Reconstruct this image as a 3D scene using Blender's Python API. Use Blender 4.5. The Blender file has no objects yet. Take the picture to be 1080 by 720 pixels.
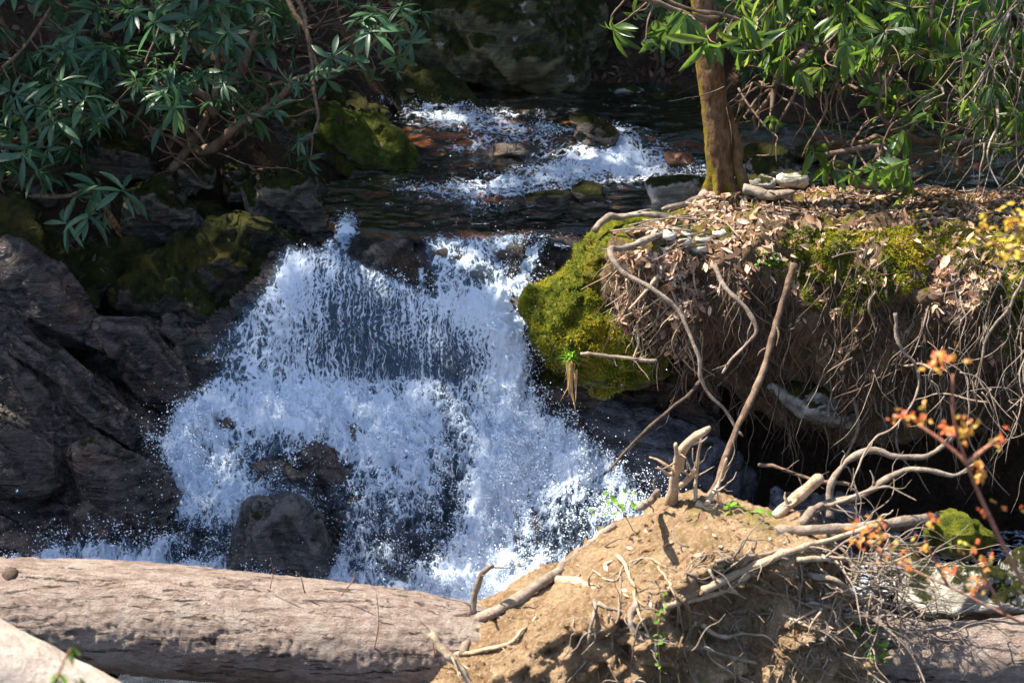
import bpy, bmesh, math, random
import numpy as np
from mathutils import Vector
from mathutils.bvhtree import BVHTree
from mathutils.geometry import delaunay_2d_cdt
rng = np.random.default_rng(7)
random.seed(7)
C = bpy.context.scene.collection
R = math.radians

# ---------------- camera, world, sun, exposure ----------------
CAMZ = 2.82
PITCH = R(22.0)
FPX = 1800.0            # focal length in pixels of the 1080 wide photograph
cam_d = bpy.data.cameras.new('camera'); cam = bpy.data.objects.new('camera', cam_d); C.objects.link(cam)
cam.location = (0, 0, CAMZ); cam.rotation_euler = (R(90) - PITCH, 0, 0)
cam_d.sensor_width = 36; cam_d.lens = 36 * FPX / 1080; cam_d.clip_end = 500; cam_d.clip_start = 0.1
cam_d.dof.use_dof = True; cam_d.dof.focus_distance = 8.3; cam_d.dof.aperture_fstop = 2.8
bpy.context.scene.camera = cam

SUN = np.array([-0.52, 0.13, 0.84]); SUN /= np.linalg.norm(SUN)     # direction towards the sun
w = bpy.data.worlds.new("World"); bpy.context.scene.world = w; w.use_nodes = True
nt = w.node_tree
sky = nt.nodes.new('ShaderNodeTexSky'); sky.sky_type = 'NISHITA'; sky.sun_disc = False
sky.sun_elevation = math.asin(SUN[2]); sky.sun_rotation = math.atan2(SUN[0], SUN[1])
nt.links.new(sky.outputs[0], nt.nodes['Background'].inputs[0]); nt.nodes['Background'].inputs[1].default_value = 0.115
sd = bpy.data.lights.new('sun', 'SUN'); sd.energy = 5.0; sd.angle = R(0.5); sd.color = (1, 0.93, 0.82)
so = bpy.data.objects.new('sun', sd); C.objects.link(so); so.location = (-4, 3, 9)
so.rotation_euler = Vector(SUN).to_track_quat('Z', 'Y').to_euler()
vs = bpy.context.scene.view_settings
vs.view_transform = 'Standard'; vs.look = 'None'; vs.gamma = 1; vs.use_curve_mapping = False; vs.exposure = 1.6
bpy.context.scene.cycles.max_bounces = 8
bpy.context.scene.cycles.transparent_max_bounces = 12
bpy.context.scene.cycles.caustics_reflective = False
bpy.context.scene.cycles.caustics_refractive = False

# ---------------- helpers ----------------
cp, sp_ = math.cos(PITCH), math.sin(PITCH)
def ray(px, py):
    a = (px - 540) / FPX; b = (360 - py) / FPX
    return np.array([a, cp + b * sp_, -sp_ + b * cp])
def at(px, py, Y):
    d = ray(px, py); t = Y / d[1]
    return np.array([d[0] * t, Y, CAMZ + d[2] * t])
def proj(p):
    p = np.asarray(p, float); q = p - np.array([0, 0, CAMZ])
    dep = q[..., 1] * cp - q[..., 2] * sp_; up = q[..., 1] * sp_ + q[..., 2] * cp
    return 540 + FPX * q[..., 0] / dep, 360 - FPX * up / dep

def _h(ix, iy, iz):
    n = (ix.astype(np.int64) * 374761393 + iy.astype(np.int64) * 668265263 + iz.astype(np.int64) * 2147483647 + 1013904223) & 0xffffffff
    n = ((n ^ (n >> 13)) * 1274126177) & 0xffffffff
    n = ((n ^ (n >> 16)) * 2246822519) & 0xffffffff
    n = n ^ (n >> 15)
    return (n & 0xffffff) / float(0xffffff)
def vnoise(p):
    p = np.asarray(p, float); f = np.floor(p); i = f.astype(np.int64); t = p - f; t = t * t * t * (t * (t * 6 - 15) + 10)
    r = 0
    for dx in (0, 1):
        wx = t[:, 0] if dx else 1 - t[:, 0]
        for dy in (0, 1):
            wy = t[:, 1] if dy else 1 - t[:, 1]
            for dz in (0, 1):
                wz = t[:, 2] if dz else 1 - t[:, 2]
                r = r + wx * wy * wz * _h(i[:, 0] + dx, i[:, 1] + dy, i[:, 2] + dz)
    return r * 2 - 1
def fbm(p, freq=1.0, octv=4, gain=0.5, seed=0):
    p = np.asarray(p, float) * freq + seed * 17.31; a = 1; r = 0; s = 0
    for k in range(octv):
        r = r + a * vnoise(p); s += a; a *= gain; p = p * 2.03 + 5.7
    return r / s * 1.6
def sstep(a, b, x):
    t = np.clip((x - a) / (b - a), 0, 1); return t * t * (3 - 2 * t)
def inpoly(px, py, poly):
    px = np.asarray(px, float); py = np.asarray(py, float); r = np.zeros(px.shape, bool); n = len(poly)
    for i in range(n):
        x1, y1 = poly[i]; x2, y2 = poly[(i + 1) % n]
        c = ((y1 > py) != (y2 > py)) & (px < (x2 - x1) * (py - y1) / ((y2 - y1) or 1e-9) + x1)
        r ^= c
    return r
def polydist(px, py, poly):          # signed distance, positive inside
    px = np.asarray(px, float); py = np.asarray(py, float); d = np.full(px.shape, 1e9); n = len(poly)
    for i in range(n):
        x1, y1 = poly[i]; x2, y2 = poly[(i + 1) % n]
        vx, vy = x2 - x1, y2 - y1; L = vx * vx + vy * vy + 1e-9
        t = np.clip(((px - x1) * vx + (py - y1) * vy) / L, 0, 1)
        d = np.minimum(d, np.hypot(px - x1 - t * vx, py - y1 - t * vy))
    return np.where(inpoly(px, py, poly), d, -d)

def tag(o, label=None, cat=None, group=None, kind=None):
    if label: o['label'] = label
    if cat: o['category'] = cat
    if group: o['group'] = group
    if kind: o['kind'] = kind
    return o
def build(name, v, f, mat, parent=None, smooth=True, uv=None, attr=None, origin=None):
    """v (n,3) world coordinates, f list of faces or an (m,k) array"""
    v = np.asarray(v, float)
    if origin is None:
        origin = np.array([(v[:, 0].min() + v[:, 0].max()) / 2, (v[:, 1].min() + v[:, 1].max()) / 2, v[:, 2].min()]) if parent is None else np.zeros(3)
    me = bpy.data.meshes.new(name)
    vl = v - origin
    if isinstance(f, np.ndarray):
        me.vertices.add(len(vl)); me.vertices.foreach_set('co', vl.ravel())
        k = f.shape[1]; me.loops.add(f.size); me.loops.foreach_set('vertex_index', f.ravel().astype(np.int32))
        me.polygons.add(len(f)); me.polygons.foreach_set('loop_start', np.arange(0, f.size, k, dtype=np.int32))
        me.polygons.foreach_set('loop_total', np.full(len(f), k, np.int32))
        me.update(calc_edges=True)
    else:
        me.from_pydata([tuple(a) for a in vl], [], f); me.update()
    me.validate()
    me.polygons.foreach_set('use_smooth', np.full(len(me.polygons), smooth))
    if uv is not None:
        l = me.uv_layers.new(name='UVMap'); li = np.zeros(len(me.loops), np.int32); me.loops.foreach_get('vertex_index', li)
        l.data.foreach_set('uv', np.asarray(uv)[li].ravel())
    for k, a in (attr or {}).items():
        at_ = me.attributes.new(k, 'FLOAT', 'POINT'); at_.data.foreach_set('value', np.asarray(a, float))
    o = bpy.data.objects.new(name, me); C.objects.link(o)
    if mat: me.materials.append(mat)
    if parent is not None:
        o.parent = parent; o.location = Vector(origin) - parent.location
        if np.allclose(origin, 0): o.location = -parent.location
    else: o.location = origin
    return o
def empty(name, loc):
    o = bpy.data.objects.new(name, None); C.objects.link(o); o.location = tuple(loc); o.empty_display_size = .1; return o

def voxel(v, f, size, smooth_it=2):
    me = bpy.data.meshes.new('tmp'); me.from_pydata([tuple(a) for a in v], [], f); me.update()
    bm = bmesh.new(); bm.from_mesh(me); bmesh.ops.recalc_face_normals(bm, faces=bm.faces); bm.to_mesh(me); bm.free()
    o = bpy.data.objects.new('tmp', me); C.objects.link(o)
    m = o.modifiers.new('r', 'REMESH'); m.mode = 'VOXEL'; m.voxel_size = size
    if smooth_it:
        s = o.modifiers.new('s', 'SMOOTH'); s.factor = 0.5; s.iterations = smooth_it
    dg = bpy.context.evaluated_depsgraph_get(); e = o.evaluated_get(dg).to_mesh()
    n = len(e.vertices); V = np.zeros(n * 3); e.vertices.foreach_get('co', V); V = V.reshape(-1, 3)
    N = np.zeros(n * 3); e.vertex_normals.foreach_get('vector', N); N = N.reshape(-1, 3)
    F = np.array([tuple(p.vertices) for p in e.polygons if len(p.vertices) == 4], np.int32)
    bpy.data.objects.remove(o); bpy.data.meshes.remove(me)
    return V, N, F
def hull(pts):
    bm = bmesh.new()
    for p in pts: bm.verts.new(tuple(p))
    r = bmesh.ops.convex_hull(bm, input=bm.verts)
    bmesh.ops.delete(bm, geom=[g for g in bm.verts if not g.link_faces], context='VERTS')
    bm.verts.index_update()
    v = [tuple(a.co) for a in bm.verts]; f = [[a.index for a in q.verts] for q in bm.faces]; bm.free()
    return v, f
def strata(V, N, nrm=(0.55, -0.25, 0.8), freq=14, amp=0.02, rough=0.012, seed=0, lump=0.03, warp=1.6):
    nrm = np.array(nrm) / np.linalg.norm(nrm)
    s = V @ nrm * freq + fbm(V, 1.4, 3, seed=seed) * warp
    k = np.floor(s); t = s - k
    hh = _h(k, k * 0 + seed, k * 0) * 2 - 1; h2 = _h(k + 1, k * 0 + seed, k * 0) * 2 - 1
    e = hh + (h2 - hh) * sstep(0.82, 1.0, t)
    d = amp * e + lump * fbm(V, 3.0, 3, seed=seed + 3) + rough * fbm(V, 14, 4, seed=seed + 5)
    cr = np.abs(fbm(V, 5, 3, seed=seed + 9)); d = d - rough * 1.8 * (1 - sstep(0.0, 0.07, cr))
    return V + N * d[:, None]

def catmull(P, n=6):
    P = np.asarray(P, float)
    if len(P) < 3:
        t = np.linspace(0, 1, n + 1)[:, None]; return P[0] + (P[-1] - P[0]) * t
    Q = np.vstack([2 * P[0] - P[1], P, 2 * P[-1] - P[-2]]); out = []
    for i in range(1, len(Q) - 2):
        for t in np.linspace(0, 1, n, endpoint=False):
            out.append(0.5 * ((2 * Q[i]) + (Q[i + 1] - Q[i - 1]) * t + (2 * Q[i - 1] - 5 * Q[i] + 4 * Q[i + 1] - Q[i + 2]) * t * t + (-Q[i - 1] + 3 * Q[i] - 3 * Q[i + 1] + Q[i + 2]) * t ** 3))
    out.append(Q[-2]); return np.array(out)
def tube_data(P, r, sides=7, knob=0.12, seed=0):
    """P path (n,3), r radii (n,) -> verts, faces list, closed ends"""
    P = np.asarray(P); n = len(P); r = np.broadcast_to(np.asarray(r, float), (n,))
    T = np.gradient(P, axis=0); T /= np.linalg.norm(T, axis=1)[:, None] + 1e-9
    a = np.array([0.3, 0.2, 1.0]); 
    if abs(T[0] @ a) > 0.95: a = np.array([1.0, 0.1, 0])
    U = np.zeros((n, 3)); u = a - T[0] * (a @ T[0]); u /= np.linalg.norm(u)
    for i in range(n):
        u = u - T[i] * (u @ T[i]); u /= np.linalg.norm(u) + 1e-9; U[i] = u
    W = np.cross(T, U); th = np.arange(sides) / sides * 2 * math.pi
    V = P[:, None] + (U[:, None] * np.cos(th)[None, :, None] + W[:, None] * np.sin(th)[None, :, None]) * r[:, None, None]
    if knob:
        V2 = V.reshape(-1, 3); rr = np.repeat(r, sides)
        fr = 0.6 / max(r.mean(), 1e-3)
        V = (V2 + (V2 - np.repeat(P, sides, 0)) * (fbm(V2, fr * .5, 2, seed=seed) * knob * 1.6)[:, None]).reshape(V.shape)
    V = V.reshape(-1, 3)
    i = np.arange(n - 1)[:, None] * sides; j = np.arange(sides)[None]; j2 = (j + 1) % sides
    F = np.stack([i + j, i + j2, i + sides + j2, i + sides + j], -1).reshape(-1, 4)
    fl = F.tolist(); fl.append(list(range(sides))[::-1]); fl.append(list(range((n - 1) * sides, n * sides)))
    return V, fl
class MB:
    def __init__(s): s.v = []; s.f = []; s.n = 0
    def add(s, V, F):
        s.v.append(np.asarray(V)); k = s.n
        s.f += [[a + k for a in q] for q in (F.tolist() if isinstance(F, np.ndarray) else F)]; s.n += len(V)
    def tube(s, P, r, sides=6, knob=0.1, seed=0):
        V, F = tube_data(P, r, sides, knob, seed); s.add(V, F)
    def build(s, name, mat, parent=None, **k): return build(name, np.vstack(s.v), s.f, mat, parent, **k)
def wob(P, amp, freq, seed):
    P = np.asarray(P, float); n = len(P); e = np.minimum(np.arange(n), 3)[:, None] / 3.0
    return P + np.stack([fbm(P, freq, 2, seed=seed + k) for k in range(3)], 1) * amp * e

def instance(template_v, template_f, M, loc):
    """template (k,3), M (n,3,3) columns are axes, loc (n,3) -> verts, faces arrays"""
    k = len(template_v); n = len(loc)
    V = np.einsum('nij,kj->nki', M, template_v) + loc[:, None]
    F = (template_f[None] + (np.arange(n) * k)[:, None, None]).reshape(-1, template_f.shape[1])
    return V.reshape(-1, 3), F
def frames(d, up, roll=None):
    d = d / (np.linalg.norm(d, axis=1)[:, None] + 1e-9)
    s = np.cross(d, up); s /= np.linalg.norm(s, axis=1)[:, None] + 1e-9
    u = np.cross(s, d)
    if roll is not None:
        c, sn = np.cos(roll)[:, None], np.sin(roll)[:, None]; s, u = s * c + u * sn, u * c - s * sn
    return np.stack([d, s, u], -1)
def bvh_of(o):
    me = o.data; n = len(me.vertices); V = np.zeros(n * 3); me.vertices.foreach_get('co', V); V = V.reshape(-1, 3) + np.array(o.matrix_basis.translation)
    if o.parent: V = V + np.array(o.parent.location)
    return BVHTree.FromPolygons([tuple(a) for a in V], [tuple(p.vertices) for p in me.polygons])
def cast(bv, px, py, lift=0.0, default=None):
    d = Vector(ray(px, py)).normalized(); h = bv.ray_cast(Vector((0, 0, CAMZ)), d)
    if h[0] is None: return None if default is None else at(px, py, default)
    return np.array(h[0]) - np.array(d) * lift

# ---------------- materials ----------------
class NT:
    def __init__(s, name):
        s.m = bpy.data.materials.new(name); s.m.use_nodes = True; s.t = s.m.node_tree; s.t.nodes.clear()
        s.out = s.t.nodes.new('ShaderNodeOutputMaterial')
    def n(s, ty, ins=None, **kw):
        nd = s.t.nodes.new('ShaderNode' + ty)
        for k, v in kw.items(): setattr(nd, k, v)
        for k, v in (ins or {}).items():
            sk = nd.inputs[k]
            if hasattr(v, 'links') or isinstance(v, bpy.types.NodeSocket): s.t.links.new(v, sk)
            else: sk.default_value = v
        return nd
    def pos(s): return s.n('NewGeometry').outputs['Position']
    def noise(s, vec, scale, detail=4, rough=0.55, dist=0.0):
        return s.n('TexNoise', {'Vector': vec, 'Scale': scale, 'Detail': detail, 'Roughness': rough, 'Distortion': dist}).outputs['Fac']
    def vor(s, vec, scale, feature='F1', rand=1.0):
        return s.n('TexVoronoi', {'Vector': vec, 'Scale': scale, 'Randomness': rand}, feature=feature).outputs['Distance']
    def map(s, vec, scale=(1, 1, 1), rot=(0, 0, 0), loc=(0, 0, 0)):
        return s.n('Mapping', {'Vector': vec, 'Scale': scale, 'Rotation': rot, 'Location': loc}).outputs[0]
    def ramp(s, fac, stops):
        r = s.n('ValToRGB', {'Fac': fac}); e = r.color_ramp.elements
        while len(e) < len(stops): e.new(0.5)
        for a, (p, c) in zip(e, stops):
            a.position = p; a.color = (*c, 1) if not isinstance(c, (int, float)) else (c, c, c, 1)
        return r.outputs[0]
    def rng(s, v, a, b, c=0.0, d=1.0, smooth=True):
        return s.n('MapRange', {'Value': v, 'From Min': a, 'From Max': b, 'To Min': c, 'To Max': d}, interpolation_type='SMOOTHSTEP' if smooth else 'LINEAR').outputs[0]
    def math(s, op, a, b=0.0): 
        nd = s.n('Math', operation=op)
        for i, v in enumerate((a, b)):
            if isinstance(v, bpy.types.NodeSocket): s.t.links.new(v, nd.inputs[i])
            else: nd.inputs[i].default_value = v
        return nd.outputs[0]
    def mix(s, fac, a, b, mode='MIX'):
        nd = s.n('MixRGB', blend_type=mode)
        for i, v in enumerate((fac, a, b)):
            if isinstance(v, bpy.types.NodeSocket): s.t.links.new(v, nd.inputs[i])
            else: nd.inputs[i].default_value = v if i == 0 or len(v) == 4 else (*v, 1)
        return nd.outputs[0]
    def bump(s, h, strength=0.5, dist=0.01, normal=None):
        i = {'Height': h, 'Strength': strength, 'Distance': dist}
        if normal is not None: i['Normal'] = normal
        return s.n('Bump', i).outputs[0]
    def bsdf(s, col, rough=0.6, normal=None, spec=0.5, **kw):
        i = {'Base Color': col if isinstance(col, bpy.types.NodeSocket) else (*col, 1), 'Roughness': rough, 'Specular IOR Level': spec}
        if normal is not None: i['Normal'] = normal
        i.update(kw); return s.n('BsdfPrincipled', i).outputs[0]
    def end(s, sh):
        s.t.links.new(sh, s.out.inputs['Surface']); return s.m
    def attr(s, name): return s.n('Attribute', attribute_name=name).outputs['Fac']
    def island(s): return s.n('NewGeometry').outputs['Random Per Island']

MOSS_D = (0.016, 0.02, 0.005); MOSS_L = (0.065, 0.07, 0.011)
def rock_mat(name, c1, c2, moss=0.0, wet=0.4, moss_l=MOSS_L, moss_d=MOSS_D, lichen=0.0, rust=0.3, bump=1.0, bed=(-0.42, -0.55, 0)):
    t = NT(name); p = t.pos()
    bedv = t.map(p, (1.2, 1.2, 11), (bed[0], bed[1], 0))
    b = t.noise(bedv, 2.2, 6, 0.65, 0.6); f = t.noise(p, 26, 6, 0.7); l = t.noise(p, 2.6, 4, 0.6)
    col = t.mix(t.rng(b, 0.42, 0.60), c1, c2)
    pt = t.n('NewGeometry').outputs['Pointiness']; lit_edge = t.rng(pt, 0.505, 0.56, 0, 0.6)  # mask for edges coloured as if sunlit
    col = t.mix(t.rng(l, 0.45, 0.7, 0, 0.6), col, tuple(a * .45 for a in c1))
    col = t.mix(t.rng(f, 0.45, 0.75, 0, 0.5), col, tuple(min(1, a * 1.7) for a in c2))
    col = t.mix(t.rng(t.noise(p, 4.3, 5, 0.7), 0.56, 0.72, 0, rust), col, (0.13, 0.055, 0.02))
    col = t.mix(lit_edge, col, tuple(min(1, a * 2.2) for a in c2)); col = t.mix(t.rng(pt, 0.42, 0.495, 0.6, 0), col, tuple(a * .4 for a in c1))  # sunlit tone painted on the edges, shade painted into the creases
    if lichen: col = t.mix(t.rng(t.noise(t.map(p, (1, 1, 1), loc=(3, 1, 7)), 9, 5, 0.6), 0.62, 0.66, 0, lichen), col, (0.34, 0.36, 0.3))
    fine = t.noise(p, 70, 5, 0.7)
    cr = t.vor(t.map(t.mix(0.08, p, t.n('TexNoise', {'Vector': p, 'Scale': 6.0}).outputs['Color'], 'ADD'), (1, 1, 2.6), (bed[0], bed[1], 0)), 7, 'DISTANCE_TO_EDGE')
    crk = t.rng(cr, 0.0, 0.035)
    h = t.math('ADD', t.math('MULTIPLY', b, 1.0), t.math('ADD', t.math('MULTIPLY', fine, 0.25), t.math('ADD', t.math('MULTIPLY', f, 0.4), t.math('MULTIPLY', crk, 0.12))))
    nb = t.bump(h, 0.9 * bump, 0.035)
    rg = t.rng(t.noise(p, 5, 4), 0.3, 0.7, max(0.12, 0.75 - wet), 0.85 - wet * 0.6)
    sh = t.bsdf(col, rg, nb, 0.2 + 0.7 * wet)
    if moss > 0:
        nz = t.n('SeparateXYZ', {'Vector': t.n('NewGeometry').outputs['Normal']}).outputs['Z']
        mn = t.noise(p, 5.5, 6, 0.65)
        mk = t.math('ADD', t.math('MULTIPLY', nz, 0.55), t.math('MULTIPLY', mn, 1.3))
        thr = 1.35 - moss
        mask = t.rng(mk, thr, thr + 0.13)
        mc = t.mix(t.rng(t.noise(p, 14, 5, 0.7), 0.35, 0.68), moss_d, moss_l)
        mc = t.mix(t.rng(t.noise(p, 3.5, 3, 0.6), 0.5, 0.66, 0, 0.7), mc, (moss_l[0] * 1.25, moss_l[1] * .8, moss_l[2]))
        mc = t.mix(t.rng(t.noise(p, 120, 3, 0.7), 0.4, 0.7, 0, 0.6), mc, tuple(a * 0.35 for a in moss_d))
        mb = t.bump(t.math('ADD', t.noise(p, 38, 5, 0.75), t.math('MULTIPLY', t.noise(p, 160, 3, 0.8), 0.5)), 1.0, 0.035)
        ms = t.bsdf(mc, 0.9, mb, 0.15)
        mx = t.n('MixShader', {0: mask, 1: sh, 2: ms}); sh = mx.outputs[0]
    return t.end(sh)
M = {}
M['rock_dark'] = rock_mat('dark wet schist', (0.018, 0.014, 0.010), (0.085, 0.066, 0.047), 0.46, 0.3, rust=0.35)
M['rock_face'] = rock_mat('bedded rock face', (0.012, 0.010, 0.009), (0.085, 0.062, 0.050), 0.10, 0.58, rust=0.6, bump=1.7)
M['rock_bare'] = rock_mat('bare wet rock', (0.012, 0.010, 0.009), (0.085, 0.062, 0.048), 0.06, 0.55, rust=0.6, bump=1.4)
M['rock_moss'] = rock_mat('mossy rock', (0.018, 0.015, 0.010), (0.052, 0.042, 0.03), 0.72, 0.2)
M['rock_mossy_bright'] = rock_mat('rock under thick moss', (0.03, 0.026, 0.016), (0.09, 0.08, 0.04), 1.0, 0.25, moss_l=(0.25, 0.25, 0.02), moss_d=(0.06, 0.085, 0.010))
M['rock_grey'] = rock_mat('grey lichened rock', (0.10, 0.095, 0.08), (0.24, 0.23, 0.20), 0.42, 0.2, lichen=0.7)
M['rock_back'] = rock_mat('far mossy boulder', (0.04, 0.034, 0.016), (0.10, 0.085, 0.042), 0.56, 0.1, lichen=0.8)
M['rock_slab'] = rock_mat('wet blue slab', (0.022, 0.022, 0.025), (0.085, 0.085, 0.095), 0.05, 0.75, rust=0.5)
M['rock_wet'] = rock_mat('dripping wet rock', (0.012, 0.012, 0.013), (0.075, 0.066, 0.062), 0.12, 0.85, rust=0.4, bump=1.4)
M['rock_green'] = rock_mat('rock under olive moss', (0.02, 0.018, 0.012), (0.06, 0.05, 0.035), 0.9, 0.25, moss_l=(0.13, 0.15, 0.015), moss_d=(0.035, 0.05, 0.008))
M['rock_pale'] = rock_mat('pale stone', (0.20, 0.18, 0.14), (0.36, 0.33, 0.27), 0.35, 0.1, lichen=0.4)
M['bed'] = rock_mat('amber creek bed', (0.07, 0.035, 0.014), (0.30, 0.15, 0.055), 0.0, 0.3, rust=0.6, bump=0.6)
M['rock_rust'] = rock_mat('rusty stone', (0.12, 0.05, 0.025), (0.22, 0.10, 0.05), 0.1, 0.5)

def soil_mat(name, c1, c2, c3, moss=0.0, thr=0.62, b=1.0):
    t = NT(name); p = t.pos()
    a = t.noise(p, 6, 6, 0.65); f = t.noise(p, 45, 6, 0.75); g = t.noise(p, 160, 3, 0.8)
    col = t.mix(t.rng(a, 0.35, 0.65), c1, c2); col = t.mix(t.rng(f, 0.45, 0.7, 0, 0.8), col, c3)
    vo = t.vor(p, 38); col = t.mix(t.rng(g, 0.5, 0.8, 0, 0.6), col, tuple(q * 0.35 for q in c1))
    fib = t.noise(t.map(p, (60, 60, 5)), 1, 5, 0.75)
    col = t.mix(t.rng(fib, 0.55, 0.7, 0, 0.45), col, tuple(q * 1.25 for q in c3))
    h = t.math('ADD', t.math('ADD', f, t.math('MULTIPLY', vo, 0.5)), t.math('ADD', t.math('MULTIPLY', g, 0.4), t.math('MULTIPLY', fib, 0.35)))
    sh = t.bsdf(col, 0.92, t.bump(h, 1.0 * b, 0.03), 0.15)
    if moss:
        nz = t.n('SeparateXYZ', {'Vector': t.n('NewGeometry').outputs['Normal']}).outputs['Z']
        mk = t.math('ADD', t.math('MULTIPLY', nz, 0.25), t.math('MULTIPLY', t.noise(p, 3.6, 5, 0.6), 1.2))
        mask = t.rng(mk, thr, thr + 0.12)
        mc = t.mix(t.rng(t.noise(p, 16, 5, 0.7), 0.35, 0.65), (0.055, 0.055, 0.009), (0.22, 0.19, 0.025))
        mb = t.bump(t.math('ADD', t.noise(p, 42, 5, 0.75), t.math('MULTIPLY', t.noise(p, 170, 3, 0.8), 0.5)), 1.0, 0.03)
        sh = t.n('MixShader', {0: t.math('MULTIPLY', mask, moss), 1: sh, 2: t.bsdf(mc, 0.9, mb, 0.1)}).outputs[0]
    return t.end(sh)
M['bank'] = soil_mat('root bound bank soil', (0.08, 0.052, 0.028), (0.20, 0.13, 0.075), (0.33, 0.23, 0.135), 1.0, 0.80)
M['ground'] = soil_mat('forest floor', (0.035, 0.022, 0.013), (0.075, 0.047, 0.028), (0.11, 0.07, 0.045), 0.7, 0.98)
M['clay'] = soil_mat('orange clay on the root ball', (0.32, 0.19, 0.09), (0.58, 0.39, 0.22), (0.70, 0.53, 0.35), 0.6, 0.92, b=1.2)

def bark_mat(name, c1, c2, c3, scale=1.0, moss_side=False, axis=(1, 6, 6), pale=None, b=1.0, cracks=False):
    t = NT(name); p = t.pos(); q = t.map(p, axis)
    a = t.noise(q, 5 * scale, 6, 0.7, 0.4); l = t.noise(p, 7, 6, 0.7); f = t.noise(p, 60 * scale, 5, 0.75)
    col = t.mix(t.rng(a, 0.35, 0.65), c1, c2); col = t.mix(t.rng(l, 0.5, 0.68, 0, 0.7), col, c3)
    col = t.mix(t.rng(f, 0.5, 0.75, 0, 0.6), col, tuple(z * 0.4 for z in c1))
    if pale: col = t.mix(t.rng(t.noise(t.map(p, (1, 1, 1), loc=(5, 2, 1)), 2.2, 5, 0.7), 0.55, 0.62, 0, 0.8), col, pale)
    h = t.math('ADD', a, t.math('ADD', t.math('MULTIPLY', f, 0.6), t.math('MULTIPLY', l, 0.6)))
    if cracks:
        g = t.noise(p, 130, 4, 0.8); vv = t.noise(t.map(p, (4, 30, 30), (0, 0.05, -0.05)), 1, 6, 0.75, 1.0)
        ck = t.rng(vv, 0.56, 0.66); col = t.mix(t.math('MULTIPLY', ck, 0.65), col, (0.10, 0.065, 0.045)); col = t.mix(t.rng(g, 0.5, 0.66, 0, 0.4), col, (0.20, 0.14, 0.10))
        sp = t.noise(t.map(p, (2, 5, 5)), 3, 5, 0.7); col = t.mix(t.rng(sp, 0.52, 0.68, 0, 0.45), col, (0.27, 0.17, 0.12))
        h = t.math('SUBTRACT', t.math('ADD', h, t.math('MULTIPLY', g, 0.8)), t.math('MULTIPLY', ck, 0.6))
    sh = t.bsdf(col, 0.8, t.bump(h, b, 0.02), 0.25)
    if moss_side:
        n = t.n('SeparateXYZ', {'Vector': t.n('NewGeometry').outputs['Normal']}).outputs['X']
        zz = t.n('SeparateXYZ', {'Vector': p}).outputs['Z']
        mk = t.math('ADD', t.math('MULTIPLY', n, -0.45), t.math('MULTIPLY', t.noise(p, 22, 5, 0.7), 1.3))
        mk = t.math('ADD', mk, t.rng(zz, 0.1, 0.5, 0.35, 0.0))
        mc = t.mix(t.noise(p, 60, 4, 0.7), (0.10, 0.08, 0.01), (0.34, 0.25, 0.03))
        sh = t.n('MixShader', {0: t.rng(mk, 0.98, 1.08), 1: sh, 2: t.bsdf(mc, 0.9, t.bump(t.noise(p, 90, 4, 0.8), 1.0, 0.02), 0.1)}).outputs[0]
    return t.end(sh)
M['log'] = bark_mat('weathered log', (0.38, 0.27, 0.21), (0.66, 0.52, 0.43), (0.70, 0.58, 0.49), 2.2, axis=(1.2, 4, 4), b=1.3, pale=(0.66, 0.55, 0.45), cracks=True)
M['log_pale'] = bark_mat('bleached log wood', (0.42, 0.33, 0.26), (0.55, 0.46, 0.37), (0.62, 0.53, 0.44), 1.0, axis=(1, 6, 6), b=0.4)
M['trunk'] = bark_mat('living trunk bark', (0.10, 0.055, 0.03), (0.27, 0.145, 0.07), (0.32, 0.22, 0.11), 1.6, True, axis=(5, 5, 1.5), b=1.0)
M['root'] = bark_mat('grey root wood', (0.16, 0.12, 0.085), (0.32, 0.25, 0.19), (0.45, 0.38, 0.31), 2.0, axis=(2, 2, 2), b=0.6)
M['root_pale'] = bark_mat('pale peeled root', (0.33, 0.23, 0.14), (0.52, 0.40, 0.27), (0.60, 0.50, 0.38), 2.0, axis=(2, 2, 2), b=0.6)
M['root_dark'] = bark_mat('dark root', (0.05, 0.035, 0.024), (0.12, 0.08, 0.055), (0.18, 0.13, 0.09), 2.0, axis=(2, 2, 2), b=0.6)
M['stem'] = bark_mat('shrub stem', (0.09, 0.055, 0.035), (0.2, 0.13, 0.085), (0.27, 0.2, 0.14), 2.0, axis=(2, 2, 2), b=0.5)
M['sapling'] = bark_mat('reddish sapling bark', (0.26, 0.10, 0.06), (0.40, 0.20, 0.13), (0.45, 0.28, 0.22), 2.0, b=0.3)

def leaf_mat(name, stops, rough=0.35, trans=0.35, tcol=(0.16, 0.28, 0.03), spec=0.5, bump=0.2, patch=0.0):
    t = NT(name); p = t.pos(); r = t.island()
    if patch: r = t.math('ADD', t.math('MULTIPLY', r, 1 - patch), t.math('MULTIPLY', t.rng(t.noise(p, 4.5, 4, 0.65), 0.35, 0.65), patch))
    col = t.ramp(r, stops)
    col = t.mix(t.rng(t.noise(p, 30, 3), 0.4, 0.7, 0, 0.25), col, tuple(a * 0.5 for a in stops[0][1]))
    a = t.bsdf(col, rough, t.bump(t.noise(p, 80, 3), bump, 0.004), spec)
    tc = t.mix(0.5, t.mix(1.0, col, (3, 3, 3), 'MULTIPLY'), tcol)
    b = t.n('BsdfTranslucent', {'Color': tc}).outputs[0]
    return t.end(t.n('MixShader', {0: trans, 1: a, 2: b}).outputs[0])
M['rhodo'] = leaf_mat('rhododendron leaf', [(0, (0.025, 0.06, 0.018)), (0.5, (0.045, 0.10, 0.022)), (0.85, (0.085, 0.15, 0.028)), (1, (0.26, 0.27, 0.05))], 0.36, 0.5, (0.26, 0.40, 0.03))
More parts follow.
